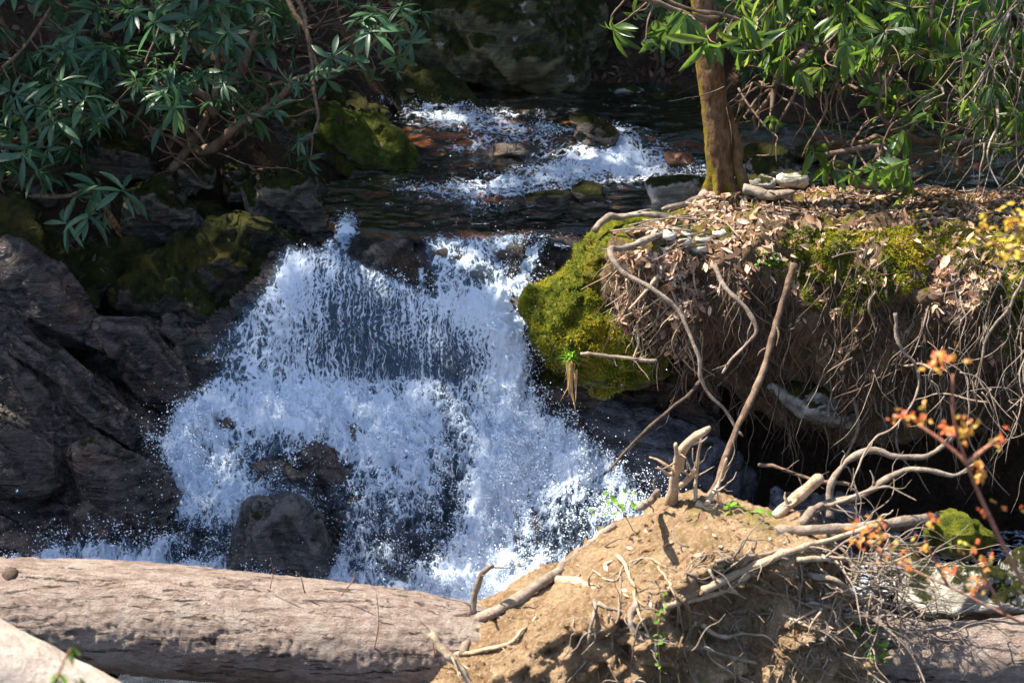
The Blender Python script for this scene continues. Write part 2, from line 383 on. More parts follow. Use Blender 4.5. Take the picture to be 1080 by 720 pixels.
M['rhodo_shade'] = leaf_mat('shade tinted rhododendron leaf', [(0, (0.025, 0.07, 0.032)), (0.6, (0.04, 0.10, 0.045)), (1, (0.07, 0.15, 0.055))], 0.42, 0.22)  # shaded copy of the rhodo leaf, cool green of shade in its colour
M['crown'] = leaf_mat('tree foliage', [(0, (0.03, 0.06, 0.015)), (1, (0.07, 0.12, 0.03))], 0.5, 0.1)
M['woods'] = leaf_mat('shade darkened foliage', [(0, (0.010, 0.022, 0.008)), (1, (0.03, 0.05, 0.015))], 0.8, 0.05, spec=0.1)  # leaf colour darkened in place of shade on the slope
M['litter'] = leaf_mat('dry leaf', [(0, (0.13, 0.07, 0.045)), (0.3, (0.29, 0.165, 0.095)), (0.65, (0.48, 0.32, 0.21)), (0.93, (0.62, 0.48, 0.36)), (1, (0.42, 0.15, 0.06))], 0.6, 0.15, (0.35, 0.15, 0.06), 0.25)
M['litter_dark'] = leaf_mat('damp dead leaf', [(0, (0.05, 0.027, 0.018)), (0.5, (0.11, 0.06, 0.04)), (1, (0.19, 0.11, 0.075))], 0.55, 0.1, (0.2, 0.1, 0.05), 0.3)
M['green'] = leaf_mat('fresh green leaf', [(0, (0.12, 0.28, 0.03)), (1, (0.24, 0.42, 0.05))], 0.45, 0.45, (0.3, 0.5, 0.03))
M['bud'] = leaf_mat('opening maple bud', [(0, (0.55, 0.10, 0.05)), (0.35, (0.65, 0.22, 0.07)), (0.6, (0.60, 0.36, 0.08)), (1, (0.40, 0.40, 0.06))], 0.5, 0.45, (0.8, 0.3, 0.06))
M['bud_yellow'] = leaf_mat('yellow opening leaf', [(0, (0.62, 0.30, 0.06)), (0.5, (0.65, 0.48, 0.06)), (1, (0.45, 0.45, 0.05))], 0.5, 0.45, (0.8, 0.5, 0.06))
M['moss_tuft'] = leaf_mat('moss tuft', [(0, (0.02, 0.03, 0.006)), (0.35, (0.12, 0.15, 0.014)), (0.65, (0.28, 0.28, 0.02)), (1, (0.46, 0.33, 0.03))], 0.8, 0.3, (0.3, 0.3, 0.03), 0.1, patch=0.7)
M['straw'] = leaf_mat('dry straw', [(0, (0.35, 0.2, 0.08)), (1, (0.5, 0.33, 0.15))], 0.7, 0.2, (0.4, 0.3, 0.1), 0.2)

def water_mat(name, tint, foam_attr, scale, body=0.25, bd_=0.05, net=False, gloss=0.9):
    """clear water film (fresnel gloss over see-through) with white foam where the foam attribute and noise say"""
    t = NT(name); uvn = t.n('UVMap').outputs[0]; p = t.pos()
    D = t.attr(foam_attr)
    ds = t.n('TexNoise', {'Vector': uvn, 'Scale': 6.0, 'Detail': 4.0}).outputs['Color']
    q = t.mix(0.10, uvn, ds, 'ADD')
    n1 = t.noise(t.map(q, tuple(a * .45 for a in scale)), 1.0, 7, 0.62, 0.3)
    n2 = t.noise(t.map(q, tuple(a * 2.3 for a in scale)), 1.0, 5, 0.7, 0.8)
    n3 = t.noise(t.map(p, (1, 1, 1)), 75, 4, 0.75)
    v1 = t.vor(t.map(q, tuple(a * 0.8 for a in scale)), 1.0, 'DISTANCE_TO_EDGE')
    lace = t.rng(v1, 0.0, 0.22, 1.0, 0.0)
    v2 = t.vor(t.map(q, tuple(a * 2.1 for a in scale)), 1.0, 'DISTANCE_TO_EDGE')
    lace2 = t.rng(v2, 0.0, 0.3, 1.0, 0.0)
    s = t.math('ADD', t.math('ADD', t.math('MULTIPLY', n1, 0.50), t.math('MULTIPLY', n2, 0.32)), t.math('ADD', t.math('MULTIPLY', lace, 0.13), t.math('MULTIPLY', lace2, 0.10)))
    s = t.math('ADD', s, t.math('MULTIPLY', n3, 0.18))
    if net:
        N_ = t.attr('net')
        st = t.noise(t.map(q, (80, 4.5, 1)), 1.0, 5, 0.65, 0.3)
        vn = t.vor(t.map(t.mix(0.16, uvn, ds, 'ADD'), (62, 30, 1)), 1.0, 'DISTANCE_TO_EDGE', 1.0)
        sn = t.math('ADD', t.math('MULTIPLY', t.rng(vn, 0.0, 0.3, 1.0, 0.0), 0.14), t.math('ADD', t.math('MULTIPLY', st, 0.70), t.math('MULTIPLY', n2, 0.30)))
        mx = t.n('Mix', {0: N_, 2: s, 3: sn}); s = mx.outputs[0]
    s = t.math('ADD', t.math('MULTIPLY', t.math('SUBTRACT', s, 0.6), 1.7), 0.6)
    s = t.math('ADD', s, t.math('SUBTRACT', t.math('MULTIPLY', D, 0.9), 0.45))
    foam = t.rng(s, 0.50, 0.80)
    h = t.math('ADD', n1, t.math('MULTIPLY', n2, 0.5))
    nb = t.bump(h, 1.0, bd_)
    fr = t.n('Fresnel', {'IOR': 1.33, 'Normal': t.bump(h, 0.5, bd_)}).outputs[0]
    tr = t.n('BsdfTransparent', {'Color': (*tint, 1)}).outputs[0]
    bd = t.bsdf((0.09, 0.17, 0.27), 0.25, nb, 0.5)
    tr = t.n('MixShader', {0: t.rng(D, 0.1, 0.42, 0.0, body), 1: tr, 2: bd}).outputs[0]
    gl = t.n('BsdfGlossy', {'Color': (gloss, gloss, gloss, 1), 'Roughness': 0.05, 'Normal': nb}).outputs[0]
    wt = t.n('MixShader', {0: fr, 1: tr, 2: gl}).outputs[0]
    fb = t.bump(t.math('ADD', n2, t.math('MULTIPLY', n3, 0.6)), 0.7, 0.02)
    fo = t.bsdf((0.78, 0.88, 1.0), 0.35, fb, 0.5)  # blue of the open shade is put into the foam colour
    fo = t.n('MixShader', {0: 0.25, 1: fo, 2: t.n('BsdfTranslucent', {'Color': (0.85, 0.92, 1, 1)}).outputs[0]}).outputs[0]
    return t.end(t.n('MixShader', {0: foam, 1: wt, 2: fo}).outputs[0])
M['fall'] = water_mat('falling white water', (0.75, 0.85, 0.95), 'foam', (31, 17, 1), 0.42, 0.05, True)
M['creek'] = water_mat('creek water', (0.60, 0.46, 0.28), 'foam', (20, 34, 1), 0.0, 0.007, gloss=0.55)
def drop_mat():
    t = NT('water spray'); 
    return t.end(t.bsdf((0.84, 0.92, 1.0), 0.25, None, 0.6))  # skylight blue tinted into the drops as well
M['drop'] = drop_mat()

# ---------------- terrain ----------------
def ground_z(x, y):
    x = np.asarray(x, float); y = np.asarray(y, float)
    up = sstep(8.1, 8.6, y)
    z = -1.5 + up * 1.28                                       # gorge floor -> creek bed at -0.22
    # left bank
    lx = -1.05 + 0.25 * (y - 8.5)
    d = np.clip(lx - x, 0, None)
    z = z + (d * 0.45 + 0.2 * sstep(0, .3, d)) * sstep(9.2, 10.0, y) - .25 * sstep(0, .3, d) * up * (1 - sstep(9.2, 9.8, y))
    # right side: bench that carries the bank, then creek runs away behind it
    rb = sstep(0.9, 1.4, x) * sstep(8.3, 8.6, y) * (1 - sstep(9.0, 9.5, y)); z = z + rb * 0.1
    # far hillside
    hy = np.where(x < 1, 11.0, 11.0 - np.clip(x - 1, 0, .6) * 1.7)
    e = np.clip(y - hy, 0, None); z = z + 0.2 * sstep(0, .2, e) + e * 0.42 + np.clip(e - 2, 0, 28) * 0.35
    # near bank, below and in front of the camera
    z = z + sstep(5.6, 3.0, y) * 0.55 + sstep(3.5, 6.0, x) * 0.9 * (1 - up)
    e2 = np.clip(np.abs(x) - 8, 0, None); z = z + np.minimum(e2 * .4, 9)
    return z
xs = np.concatenate([np.linspace(-70, -7, 30)[:-1], np.linspace(-7, 7, 300), np.linspace(7, 70, 30)[1:]])
ys = np.concatenate([np.linspace(-40, 2.5, 20)[:-1], np.linspace(2.5, 14, 250), np.linspace(14, 80, 40)[1:]])
X, Y = np.meshgrid(xs, ys); V = np.stack([X.ravel(), Y.ravel(), ground_z(X, Y).ravel()], 1)
V[:, 2] += fbm(V * [1, 1, 0], 2.0, 5, seed=2) * 0.09 + fbm(V * [1, 1, 0], 9.0, 3, seed=4) * 0.02
i = np.arange(len(ys) - 1)[:, None] * len(xs); j = np.arange(len(xs) - 1)[None]
F = np.stack([i + j, i + j + 1, i + j + 1 + len(xs), i + j + len(xs)], -1).reshape(-1, 4)
ground = tag(build('ground', V, F, M['ground'], origin=np.zeros(3)), kind='structure')
ground_bv = bvh_of(ground)

def tps(ctrl, sm=1e-3):
    c = np.array(ctrl, float); P = c[:, :2] / 500; n = len(P)
    def U(r2): return 0.5 * r2 * np.log(r2 + 1e-12)
    K = U(((P[:, None] - P[None]) ** 2).sum(-1)) + np.eye(n) * sm
    A = np.zeros((n + 3, n + 3)); A[:n, :n] = K; A[:n, n] = 1; A[:n, n + 1:] = P; A[n, :n] = 1; A[n + 1:, :n] = P.T
    s = np.linalg.solve(A, np.concatenate([c[:, 2], [0, 0, 0]]))
    def f(px, py):
        q = np.stack([np.ravel(px), np.ravel(py)], 1) / 500
        return U(((q[:, None] - P[None]) ** 2).sum(-1)) @ s[:n] + s[n] + q @ s[n + 1:]
    return f
def at_arr(px, py, Yv):
    a = (px - 540) / FPX; b = (360 - py) / FPX; dy = cp + b * sp_; t = Yv / dy
    return np.stack([a * t, Yv, CAMZ + (-sp_ + b * cp) * t], -1)
def grid_normals(V, ny, nx):
    G = V.reshape(ny, nx, 3); a = np.gradient(G, axis=1); b = np.gradient(G, axis=0); n = np.cross(b, a)
    n /= np.linalg.norm(n, axis=2)[..., None] + 1e-12; n = n.reshape(-1, 3)
    s = np.sign((n * np.array([0, -0.8, 0.6])).sum(1)); s[s == 0] = 1; return n * s[:, None]
def grid_faces(ny, nx):
    i = np.arange(ny - 1)[:, None] * nx; j = np.arange(nx - 1)[None]
    return np.stack([i + j, i + nx + j, i + nx + j + 1, i + j + 1], -1).reshape(-1, 4)
def sheet(ctrl, x0, x1, y0, y1, step):
    px = np.arange(x0, x1 + step, step); py = np.arange(y0, y1 + step, step)
    PX, PY = np.meshgrid(px, py); Yv = tps(ctrl)(PX, PY)
    V = at_arr(PX.ravel(), PY.ravel(), Yv); return PX.ravel(), PY.ravel(), V, grid_normals(V, len(py), len(px)), grid_faces(len(py), len(px)), (len(py), len(px))

# the stepped cascade: rock under the water, then the water film over it
fall_ctrl = [(345, 247, 8.47), (440, 247, 8.5), (580, 247, 8.5), (360, 270, 8.33), (455, 300, 8.22), (500, 290, 8.2), (560, 290, 8.25),
             (300, 262, 8.35), (300, 330, 8.1), (400, 340, 8.08), (540, 340, 8.02), (300, 405, 8.0), (400, 410, 7.98), (540, 410, 7.92), (210, 330, 8.3), (200, 400, 8.0),
             (170, 450, 7.75), (300, 455, 7.68), (430, 460, 7.72), (540, 460, 7.72), (620, 440, 7.85), (700, 500, 7.6),
             (160, 520, 7.45), (300, 530, 7.42), (430, 530, 7.42), (560, 530, 7.42), (680, 540, 7.4),
             (60, 590, 6.98), (160, 590, 7.08), (300, 600, 7.08), (430, 610, 7.05), (560, 610, 7.05), (680, 600, 7.1), (0, 575, 7.05), (300, 680, 6.5), (0, 680, 6.3), (700, 680, 6.5), (120, 300, 8.5), (60, 480, 7.6)]
PX, PY, V, N, F, (ny, nx) = sheet(fall_ctrl, 100, 760, 252, 700, 3)
Vr = strata(V - N * (0.03 + 0.045 * sstep(262, 320, PY))[:, None], N, (0.3, -0.5, 0.8), 9, 0.03, 0.02, 5, 0.05)
def near_fall(px, py, m): return polydist(px, py, FALL) > -m
FALL = [(343, 247), (374, 222), (385, 236), (372, 262), (420, 285), (458, 306), (448, 280), (440, 247), (582, 246), (574, 268), (560, 300), (556, 350), (560, 410), (585, 440), (640, 480), (700, 530), (760, 580), (760, 700), (40, 700), (0, 588), (60, 575), (150, 580), (160, 540), (178, 500), (162, 462), (205, 415), (225, 390), (195, 380), (240, 335), (280, 300), (300, 262), (330, 258)]
F = F[(near_fall(PX, PY, 22) | (PX > 380))[F].all(1)]
rock_under = build('bedrock_ledge', Vr, F, M['rock_bare'], origin=np.array([0, 8, -1.4])); tag(rock_under, kind='structure')

# ---- foam density over the fall (defined on the unfolded rock ledge) ----
def blob(px, py, cx, cy, rx, ry, rot=0.0):
    c, s = math.cos(rot), math.sin(rot); dx, dy = px - cx, py - cy
    u = (dx * c + dy * s) / rx; v = (-dx * s + dy * c) / ry
    return np.exp(-(u * u + v * v))
FALL = [(343, 247), (374, 222), (385, 236), (372, 262), (420, 285), (458, 306), (448, 280), (440, 247), (582, 246), (574, 268), (560, 300), (556, 350), (560, 410), (585, 440), (640, 480), (700, 530), (760, 580), (760, 700), (40, 700), (0, 588), (60, 575), (150, 580), (160, 540), (178, 500), (162, 462), (205, 415), (225, 390), (195, 380), (240, 335), (280, 300), (300, 262), (330, 258)]
def foam_at(px, py):
    d = polydist(px, py, FALL)
    D = 0.53 + 0 * px
    D = D - 0.14 * blob(px, py, 375, 350, 45, 45) - 0.20 * blob(px, py, 430, 385, 50, 22) - 0.22 * blob(px, py, 480, 375, 22, 40)
    D = D + 0.42 * blob(px, py, 545, 330, 24, 120) + 0.28 * blob(px, py, 500, 330, 30, 25) + 0.40 * blob(px, py, 525, 520, 32, 110, 0.12)
    D = D - 0.42 * blob(px, py, 515, 292, 28, 14) - 0.7 * sstep(-4, 10, polydist(px, py, [(362, 268), (350, 247), (380, 246), (440, 240), (450, 280), (460, 312)]))
    D = D + 0.30 * blob(px, py, 310, 300, 22, 50) + 0.30 * blob(px, py, 290, 430, 100, 30) + 0.24 * blob(px, py, 400, 460, 60, 45) + 0.25 * blob(px, py, 220, 500, 50, 40)
    D = D - 0.45 * blob(px, py, 320, 500, 60, 28, 0.3) - 0.30 * blob(px, py, 430, 580, 45, 45) - 0.34 * blob(px, py, 610, 560, 65, 40, -0.5) - 0.28 * blob(px, py, 480, 500, 20, 60)
    D = D - 0.4 * blob(px, py, 215, 570, 40, 22) + 0.3 * blob(px, py, 610, 480, 60, 40, 0.6) - 0.38 * blob(px, py, 350, 560, 30, 30)
    D = D + 0.45 * sstep(588, 606, py) * sstep(330, 240, px) + 0.35 * blob(px, py, 510, 620, 60, 20) + 0.1 * blob(px, py, 460, 345, 40, 60)
    D = D - 0.35 * (1 - sstep(246, 268, py + 6 * np.sin(px * .35) + 4 * np.sin(px * .83))) * sstep(420, 380, px) * (1 - .9 * np.exp(-((px - 358) / 14.0) ** 2))
    D = D - 0.25 * sstep(255, 245, px) * sstep(420, 380, py)
    D = D - 0.75 * (1 - sstep(-10, 16, d))
    return D, d
PX, PY, V, N, F, (ny, nx) = sheet(fall_ctrl, 0, 760, 246, 700, 1.6)
D, dd = foam_at(PX, PY)
turb = 0.3 + 0.9 * sstep(395, 450, PY); turb = np.maximum(turb, sstep(500, 530, PX)); turb = turb * (1 - sstep(262, 247, PY)) + .08
flow = np.stack([V[:, 0] * 4.2 + .3 * fbm(V, 4, 3, seed=18), V[:, 1] * 2.6, V[:, 2] * 2.6], 1)
NETP = [(312, 262), (345, 262), (372, 268), (458, 312), (520, 335), (545, 380), (540, 402), (300, 410), (300, 330)]
net_w = sstep(-6, 16, polydist(PX, PY, NETP))
turb = turb * (1 - .75 * net_w)
rid = 1 - 2 * np.abs(fbm(flow, 2.2, 4, 0.6, seed=14))
disp = (fbm(flow, 1.5, 5, 0.6, seed=11) * 0.055 + rid * .018) * turb + fbm(flow, 8, 5, 0.7, seed=12) * 0.018 * (0.25 + turb)
xw = V[:, 0] + 0.02 * fbm(V, 5, 2, seed=15)
disp = disp + net_w * (0.007 * np.abs(np.sin(xw * 95 + 2.2 * fbm(V * [1, .3, .3], 6, 2, seed=16))) + 0.006 * fbm(np.stack([V[:, 0] * 60, V[:, 1] * 22, V[:, 2] * 22], 1), 1.0, 3, seed=17))
net = np.abs(fbm(np.stack([V[:, 0] * 3.2, V[:, 2] * 0.8 + V[:, 1], V[:, 2]], 1), 9, 3, seed=13)); disp += 0.012 * (0.5 - net)
Vw = V + N * disp[:, None]
Vw[:, 2] = np.where(PY > 590, np.maximum(Vw[:, 2], -1.26 + disp * .4), Vw[:, 2])
G = V.reshape(ny, nx, 3); ln = np.cumsum(np.linalg.norm(np.diff(G, axis=0, prepend=G[:1]), axis=2), axis=0).ravel()
D = np.clip(D + disp * 2.5, 0, 1.2)
keep = (dd > -5)[F].all(1); FF = F[keep]
used = np.unique(FF); mp = -np.ones(len(Vw), int); mp[used] = np.arange(len(used))
fall = build('waterfall', Vw[used], mp[FF], M['fall'], uv=np.stack([V[:, 0], ln], 1)[used], attr={'foam': D[used], 'net': net_w[used]}, origin=np.array([0, 8, -1.3])); tag(fall, kind='structure')

# the plunge pool, a level sheet that runs under both logs
xs = np.linspace(-4, 3.2, 240); ys = np.linspace(4.6, 7.6, 110); X, Y = np.meshgrid(xs, ys); V = np.stack([X.ravel(), Y.ravel(), 0 * X.ravel() - 1.27], 1)
V[:, 2] += fbm(V, 7, 4, seed=21) * 0.015
qx, qy = proj(V)
Dp = 0.22 + 0.75 * sstep(6.7, 6.98, V[:, 1]) * sstep(-2.9, -2.2, V[:, 0]) * sstep(1.2, .6, V[:, 0]) + 0.15 * sstep(6.6, 7.0, V[:, 1])
pool = build('plunge_pool', V, grid_faces(110, 240), M['creek'], uv=V[:, :2], attr={'foam': Dp}, origin=np.array([0, 6, -1.3])); tag(pool, kind='structure')

# the upper creek
xs = np.linspace(-2.4, 5.5, 420); ys = np.linspace(8.1, 11.9, 320); X, Y = np.meshgrid(xs, ys); V = np.stack([X.ravel(), Y.ravel(), 0 * X.ravel()], 1)
qx, qy = proj(V)
riff = 1.1 * blob(qx, qy, 500, 150, 75, 16, 0.1) + 1.15 * blob(qx, qy, 575, 195, 110, 14, -0.12) + 1.0 * blob(qx, qy, 640, 172, 60, 18) + 0.45 * blob(qx, qy, 430, 130, 40, 12) + 0.3 * blob(qx, qy, 520, 215, 60, 14) + .25 * blob(qx, qy, 450, 200, 60, 12)
riff += 0.55 * blob(qx, qy, 700, 185, 60, 10)
rise = 0.10 * sstep(9.75, 10.05, V[:, 1] + 0.1 * np.sin(V[:, 0] * 3)) + 0.03 * sstep(8.75, 9.3, V[:, 1])
V[:, 2] = rise + fbm(V * [1, 2.0, 1], 3.2, 4, seed=31) * 0.022 + fbm(V * [1, 2, 1], 11, 3, seed=32) * 0.008
V[:, 2] += riff * (fbm(V * [1, 1.6, 1], 9, 4, 0.65, seed=33) * 0.035 + 0.01)
V[:, 2] += .05 * blob(qx, qy, 364, 246, 13, 12)
V[:, 2] = V[:, 2] * (.25 + .75 * sstep(8.4, 8.7, V[:, 1])) - .7 * (np.sqrt(np.clip(8.56 - V[:, 1], 0, 9) ** 2 + .0009) - .03) + .012 * fbm(V * [1, .4, 1], 16, 3, seed=38) * sstep(8.6, 8.4, V[:, 1])
qx, qy = proj(V)
Dc = np.clip(0.05 + 0.47 * riff + fbm(V * [1, 2, 1], 4, 3, seed=34) * 0.14, 0, 1)
fc = grid_faces(320, 420); jn = fbm(V * [1, 1, 0], 7, 3, seed=39)
wedge = inpoly(qx + 5 * jn, qy + 4 * jn, [(338, 230), (350, 262), (378, 272), (430, 300), (458, 314), (452, 288), (442, 262), (446, 230)]) & (V[:, 1] > 8.18)
fc = fc[((V[:, 0] > np.interp(V[:, 1], [8.3, 8.62, 9.0, 9.5, 11.5], [-.93, -.95, -1.08, -.95, -.42]) + .05 * jn) & ((V[:, 1] > 8.46 + .035 * jn) | wedge))[fc].all(1)]
Dc = Dc * np.where(wedge & (V[:, 1] < 8.5), .7, 1) + .45 * sstep(8.56, 8.46, V[:, 1]) * (qx > 442) + .85 * blob(qx, qy, 365, 241, 11, 12) + .7 * blob(qx, qy, 356, 258, 11, 12)
creek = build('creek', V, fc, M['creek'], uv=V[:, :2] * [1.0, 1.0], attr={'foam': Dc}, origin=np.array([0, 10, 0])); tag(creek, kind='structure')
creek_bv = bvh_of(creek)

# creek bed of amber stones seen through the water
Vb = V.copy(); Vb[:, 2] = rise - 0.075 + np.abs(fbm(V * [1, 1.3, 0], 5, 3, seed=36)) * 0.05 + fbm(V * [1, 1, 0], 17, 3, seed=37) * .012
tag(build('creek_bed', Vb, fc[(V[:, 1] > 8.6)[fc].all(1)], M['bed'], origin=np.array([0, 10, -.2])), kind='structure')
# ---------------- spray: droplets thrown off the fall ----------------
def spray(name, V, N, wgt, n, out, size, seed, down=1.0):
    r = np.random.default_rng(seed)
    pidx = r.choice(len(V), n, p=wgt / wgt.sum())
    P = V[pidx] + r.normal(0, 0.006, (n, 3))
    ex = r.exponential(out, n); P = P + N[pidx] * ex[:, None] + np.array([0, -0.25, 0.1]) * ex[:, None] + r.normal(0, 0.35, (n, 3)) * ex[:, None]
    s = size * np.exp(r.normal(0, 0.5, n)) * (1.0 - 0.4 * np.clip(ex / (out * 3), 0, 1))
    d = r.normal(0, 0.7, (n, 3)) + np.array([0, -0.25, -0.9]) * down
    fr = frames(d, np.array([0.3, 1, 0.2])); el = r.uniform(0.9, 2.1, n)
    fr = fr * s[:, None, None]; fr[:, :, 0] *= el[:, None]
    tv = np.array([(1, 0, 0), (-1, 0, 0), (0, 1, 0), (0, -1, 0), (0, 0, 1), (0, 0, -1)], float)
    tf = np.array([(0, 2, 4), (2, 1, 4), (1, 3, 4), (3, 0, 4), (2, 0, 5), (1, 2, 5), (3, 1, 5), (0, 3, 5)])
    v, f = instance(tv, tf, fr, P)
    return tag(build(name, v, f, M['drop'], origin=np.array([0, 7.5, -1.2])), kind='stuff')
clump = sstep(-0.25, 0.65, fbm(np.stack([PX, PY, 0 * PX], 1), 1 / 9., 4, 0.6, seed=41)) + 0.03
wg = np.clip(D, 0, 1) ** 1.3 * clump * (dd > -6) * (0.30 + 0.9 * sstep(385, 440, PY) + 0.6 * sstep(490, 530, PX)) * (1 - .93 * net_w)
wg *= np.where(PY > 640, 0.05, 1)
edge = (np.abs(dd) < 12) * ((PY > 430) | (PX > 400)) * (PY > 290) * sstep(600, 560, PY) * clump
tag(spray('spray', Vw, N, wg + 1e-9, 90000, 0.018, 0.0018, 1, 0.25), 'white spray and droplets leaping off the waterfall', 'spray')
tag(spray('splash_drops', Vw, N, edge + 0.25 * wg * (PY > 400) + 1e-9, 9000, 0.05, 0.0022, 2, .5), 'loose flying droplets along the edges of the waterfall', 'splash')
wc = np.clip(Dc - .2, 0, 1) ** 1.2 * sstep(-.1, .6, fbm(V * [1, 2, 1], 9, 3, seed=35)) * (V[:, 1] > 8.6); nc = np.tile([0, 0, 1.0], (len(V), 1))
tag(spray('riffle_drops', V, nc, wc + 1e-9, 7000, 0.012, 0.0022, 3, 0.2), 'small bright drops jumping off the riffles of the upper creek', 'splash')

# ---------------- left rock face ----------------
cliff_ctrl = [(-150, 240, 9.1), (0, 235, 9.0), (100, 290, 8.95), (200, 310, 8.85), (290, 330, 8.5), (0, 300, 8.1), (100, 380, 8.1), (180, 440, 7.95), (230, 400, 8.15),
              (0, 340, 7.75), (100, 430, 7.7), (180, 480, 7.6), (0, 430, 7.4), (80, 500, 7.35), (170, 530, 7.35), (0, 520, 7.15), (80, 570, 7.15), (160, 580, 7.2), (240, 560, 7.4), (0, 640, 7.1), (200, 660, 7.0), (-200, 400, 7.8), (-200, 640, 7.1), (260, 480, 7.9), (300, 380, 8.4)]
PX, PY, V, N, F, (ny, nx) = sheet(cliff_ctrl, -400, 235, 225, 690, 2.0)
V2 = V + N * (fbm(V, 1.6, 3, seed=50) * 0.06)[:, None]
V2 = strata(V2, N, (0.52, -0.35, 0.78), 4.2, 0.11, 0.006, 51, 0.02, .45)
V2 = strata(V2, N, (0.56, -0.3, 0.76), 15, 0.03, 0.006, 54, 0.0, .7)
V2 = strata(V2, N, (-0.75, -0.3, 0.5), 3.6, 0.05, 0.006, 53, 0.0, .6)
V2 = strata(V2, N, (-0.45, -0.8, 0.2), 8, 0.02, 0.004, 55, 0.0, .6)
cliff = tag(build('rock_face', V2, F, M['rock_face'], origin=np.array([-2.5, 8, -1.4])), kind='structure')

# ---------------- boulders: silhouette, real depth and thickness ----------------
rocks = []
def yw(py, z=.05): return (CAMZ - z) / math.tan(PITCH + math.atan((py - 360) / FPX))
def rock(poly, Y, T, mat, label, cat='rock', group=None, vox=0.016, seed=1, lump=0.02, amp=0.016, rough=0.010, freq=16, nrm=(0.5, -0.3, 0.8), bulge=0.5, name='rock', facets=4):
    r = np.random.default_rng(seed); P = np.array(poly, float); c = P.mean(0); pts = []
    bot = P[:, 1].max(); top = P[:, 1].min()
    for (x, y) in P:
        k = (bot - y) / max(bot - top, 1)                   # upper outline lies farther back
        pts.append(at(x, y, Y + T * (0.15 + 0.5 * k)))
        q = c + (np.array([x, y]) - c) * r.uniform(bulge - .12, bulge + .12); kk = (bot - q[1]) / max(bot - top, 1)
        pts.append(at(q[0], q[1], Y + T * 0.42 * kk * r.uniform(.6, 1.2)))
        q = c + (np.array([x, y]) - c) * 0.8; pb = at(q[0], q[1], Y + T); pb[2] -= 0.12 * T + .02; pts.append(pb)
    v, f = hull(pts); va = np.array(v); cc = va.mean(0)
    for k in range(facets):                               # split faces: cut the block along random cleavage planes
        nn = r.normal(0, 1, 3) + (np.array(nrm) if k % 2 else np.array([0, -.6, .3])); nn /= np.linalg.norm(nn); h = (va - cc) @ nn; lim = h.max() * r.uniform(.62, .85)
        bm = bmesh.new(); vs_ = [bm.verts.new(q) for q in v]; [bm.faces.new([vs_[i] for i in q]) for q in f]
        bmesh.ops.bisect_plane(bm, geom=bm.verts[:] + bm.edges[:] + bm.faces[:], plane_co=tuple(cc + nn * lim), plane_no=tuple(nn), clear_outer=True)
        q_ = [tuple(x.co) for x in bm.verts]; bm.free()
        if len(q_) > 7: v, f = hull(q_); va = np.array(v)
    Vv, Nn, Ff = voxel(v, f, vox, 1)
    Vv = strata(Vv, Nn, nrm, freq, amp, rough, seed, lump)
    if amp > .012: Vv = strata(Vv, Nn, (-nrm[2], nrm[1] * 1.5, nrm[0]), freq * .4, amp * 1.3, rough * .3, seed + 40, 0.0)
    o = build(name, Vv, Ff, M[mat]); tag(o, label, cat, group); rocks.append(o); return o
rock([(440, -70), (452, 10), (440, 55), (470, 85), (540, 103), (620, 106), (668, 78), (650, 30), (610, -70)], yw(104, .1) - .1, 1.3, 'rock_back', 'huge mossy boulder with pale lichen spots behind the upper creek', 'boulder', name='boulder', vox=0.03, seed=3, lump=.05, amp=.03, freq=6)
rock([(417, 92), (436, 71), (470, 70), (502, 95), (508, 118), (455, 128), (420, 115)], yw(125, .1), .7, 'rock_moss', 'rounded rock with green moss cap at the far left edge of the creek', seed=4)
rock([(292, 128), (340, 104), (390, 113), (430, 138), (447, 163), (430, 188), (395, 197), (340, 182), (296, 160)], yw(190, 0), .65, 'rock_green', 'sloping rock carpeted in bright moss beside the calm left side of the creek', seed=5, lump=.015)
rock([(270, 118), (290, 100), (335, 108), (352, 150), (330, 172), (285, 160)], 9.6, .6, 'rock_dark', 'grey tilted slab under the hanging rhododendron sprigs', seed=6)
rock([(345, 95), (380, 95), (412, 118), (400, 130), (360, 118)], 9.9, .5, 'rock_moss', 'low dark mossy rock between the grey slab and the moss capped rock', seed=61)
rock([(208, 122), (240, 112), (275, 128), (280, 165), (235, 170), (205, 160)], 9.7, .6, 'rock_dark', 'dark block in the shade under the left rhododendron', seed=7)
rock([(172, 168), (195, 146), (230, 178), (226, 204), (188, 208), (168, 195)], 9.15, .45, 'rock_dark', 'small square block wedged above the pointed boulder', seed=8)
rock([(232, 175), (252, 160), (286, 180), (284, 216), (240, 214)], 9.2, .45, 'rock_dark', 'brown block with a sharp upper corner, middle of the left bank', seed=9)
rock([(262, 200), (290, 184), (318, 168), (352, 196), (362, 236), (332, 262), (290, 244), (264, 226)], 8.85, .55, 'rock_dark', 'angular ledge stone right above the left edge of the waterfall', seed=10, nrm=(0.7, -.3, .6), amp=.025)
rock([(130, 198), (152, 177), (178, 184), (214, 234), (198, 258), (150, 264), (124, 240)], 8.85, .5, 'rock_dark', 'pointed boulder with one long sloping edge on the left bank', seed=11, amp=.012, name='boulder')
rock([(190, 205), (235, 212), (262, 225), (240, 255), (198, 262)], 9.0, .4, 'rock_moss', 'moss covered stone to the right of the pointed boulder', seed=12)
rock([(110, 296), (150, 272), (205, 250), (250, 224), (300, 238), (342, 252), (335, 292), (290, 312), (250, 345), (150, 340), (110, 325)], 8.42, .5, 'rock_moss', 'long jagged ledge on the left of the waterfall top', 'ledge', seed=13, amp=.03, lump=.05, nrm=(.6, -.3, .7))
rock([(60, 262), (120, 250), (190, 258), (170, 285), (110, 300), (60, 345), (60, 290)], 8.5, .5, 'rock_moss', 'mossy ledge stone below the pointed boulder', seed=14, vox=.02)
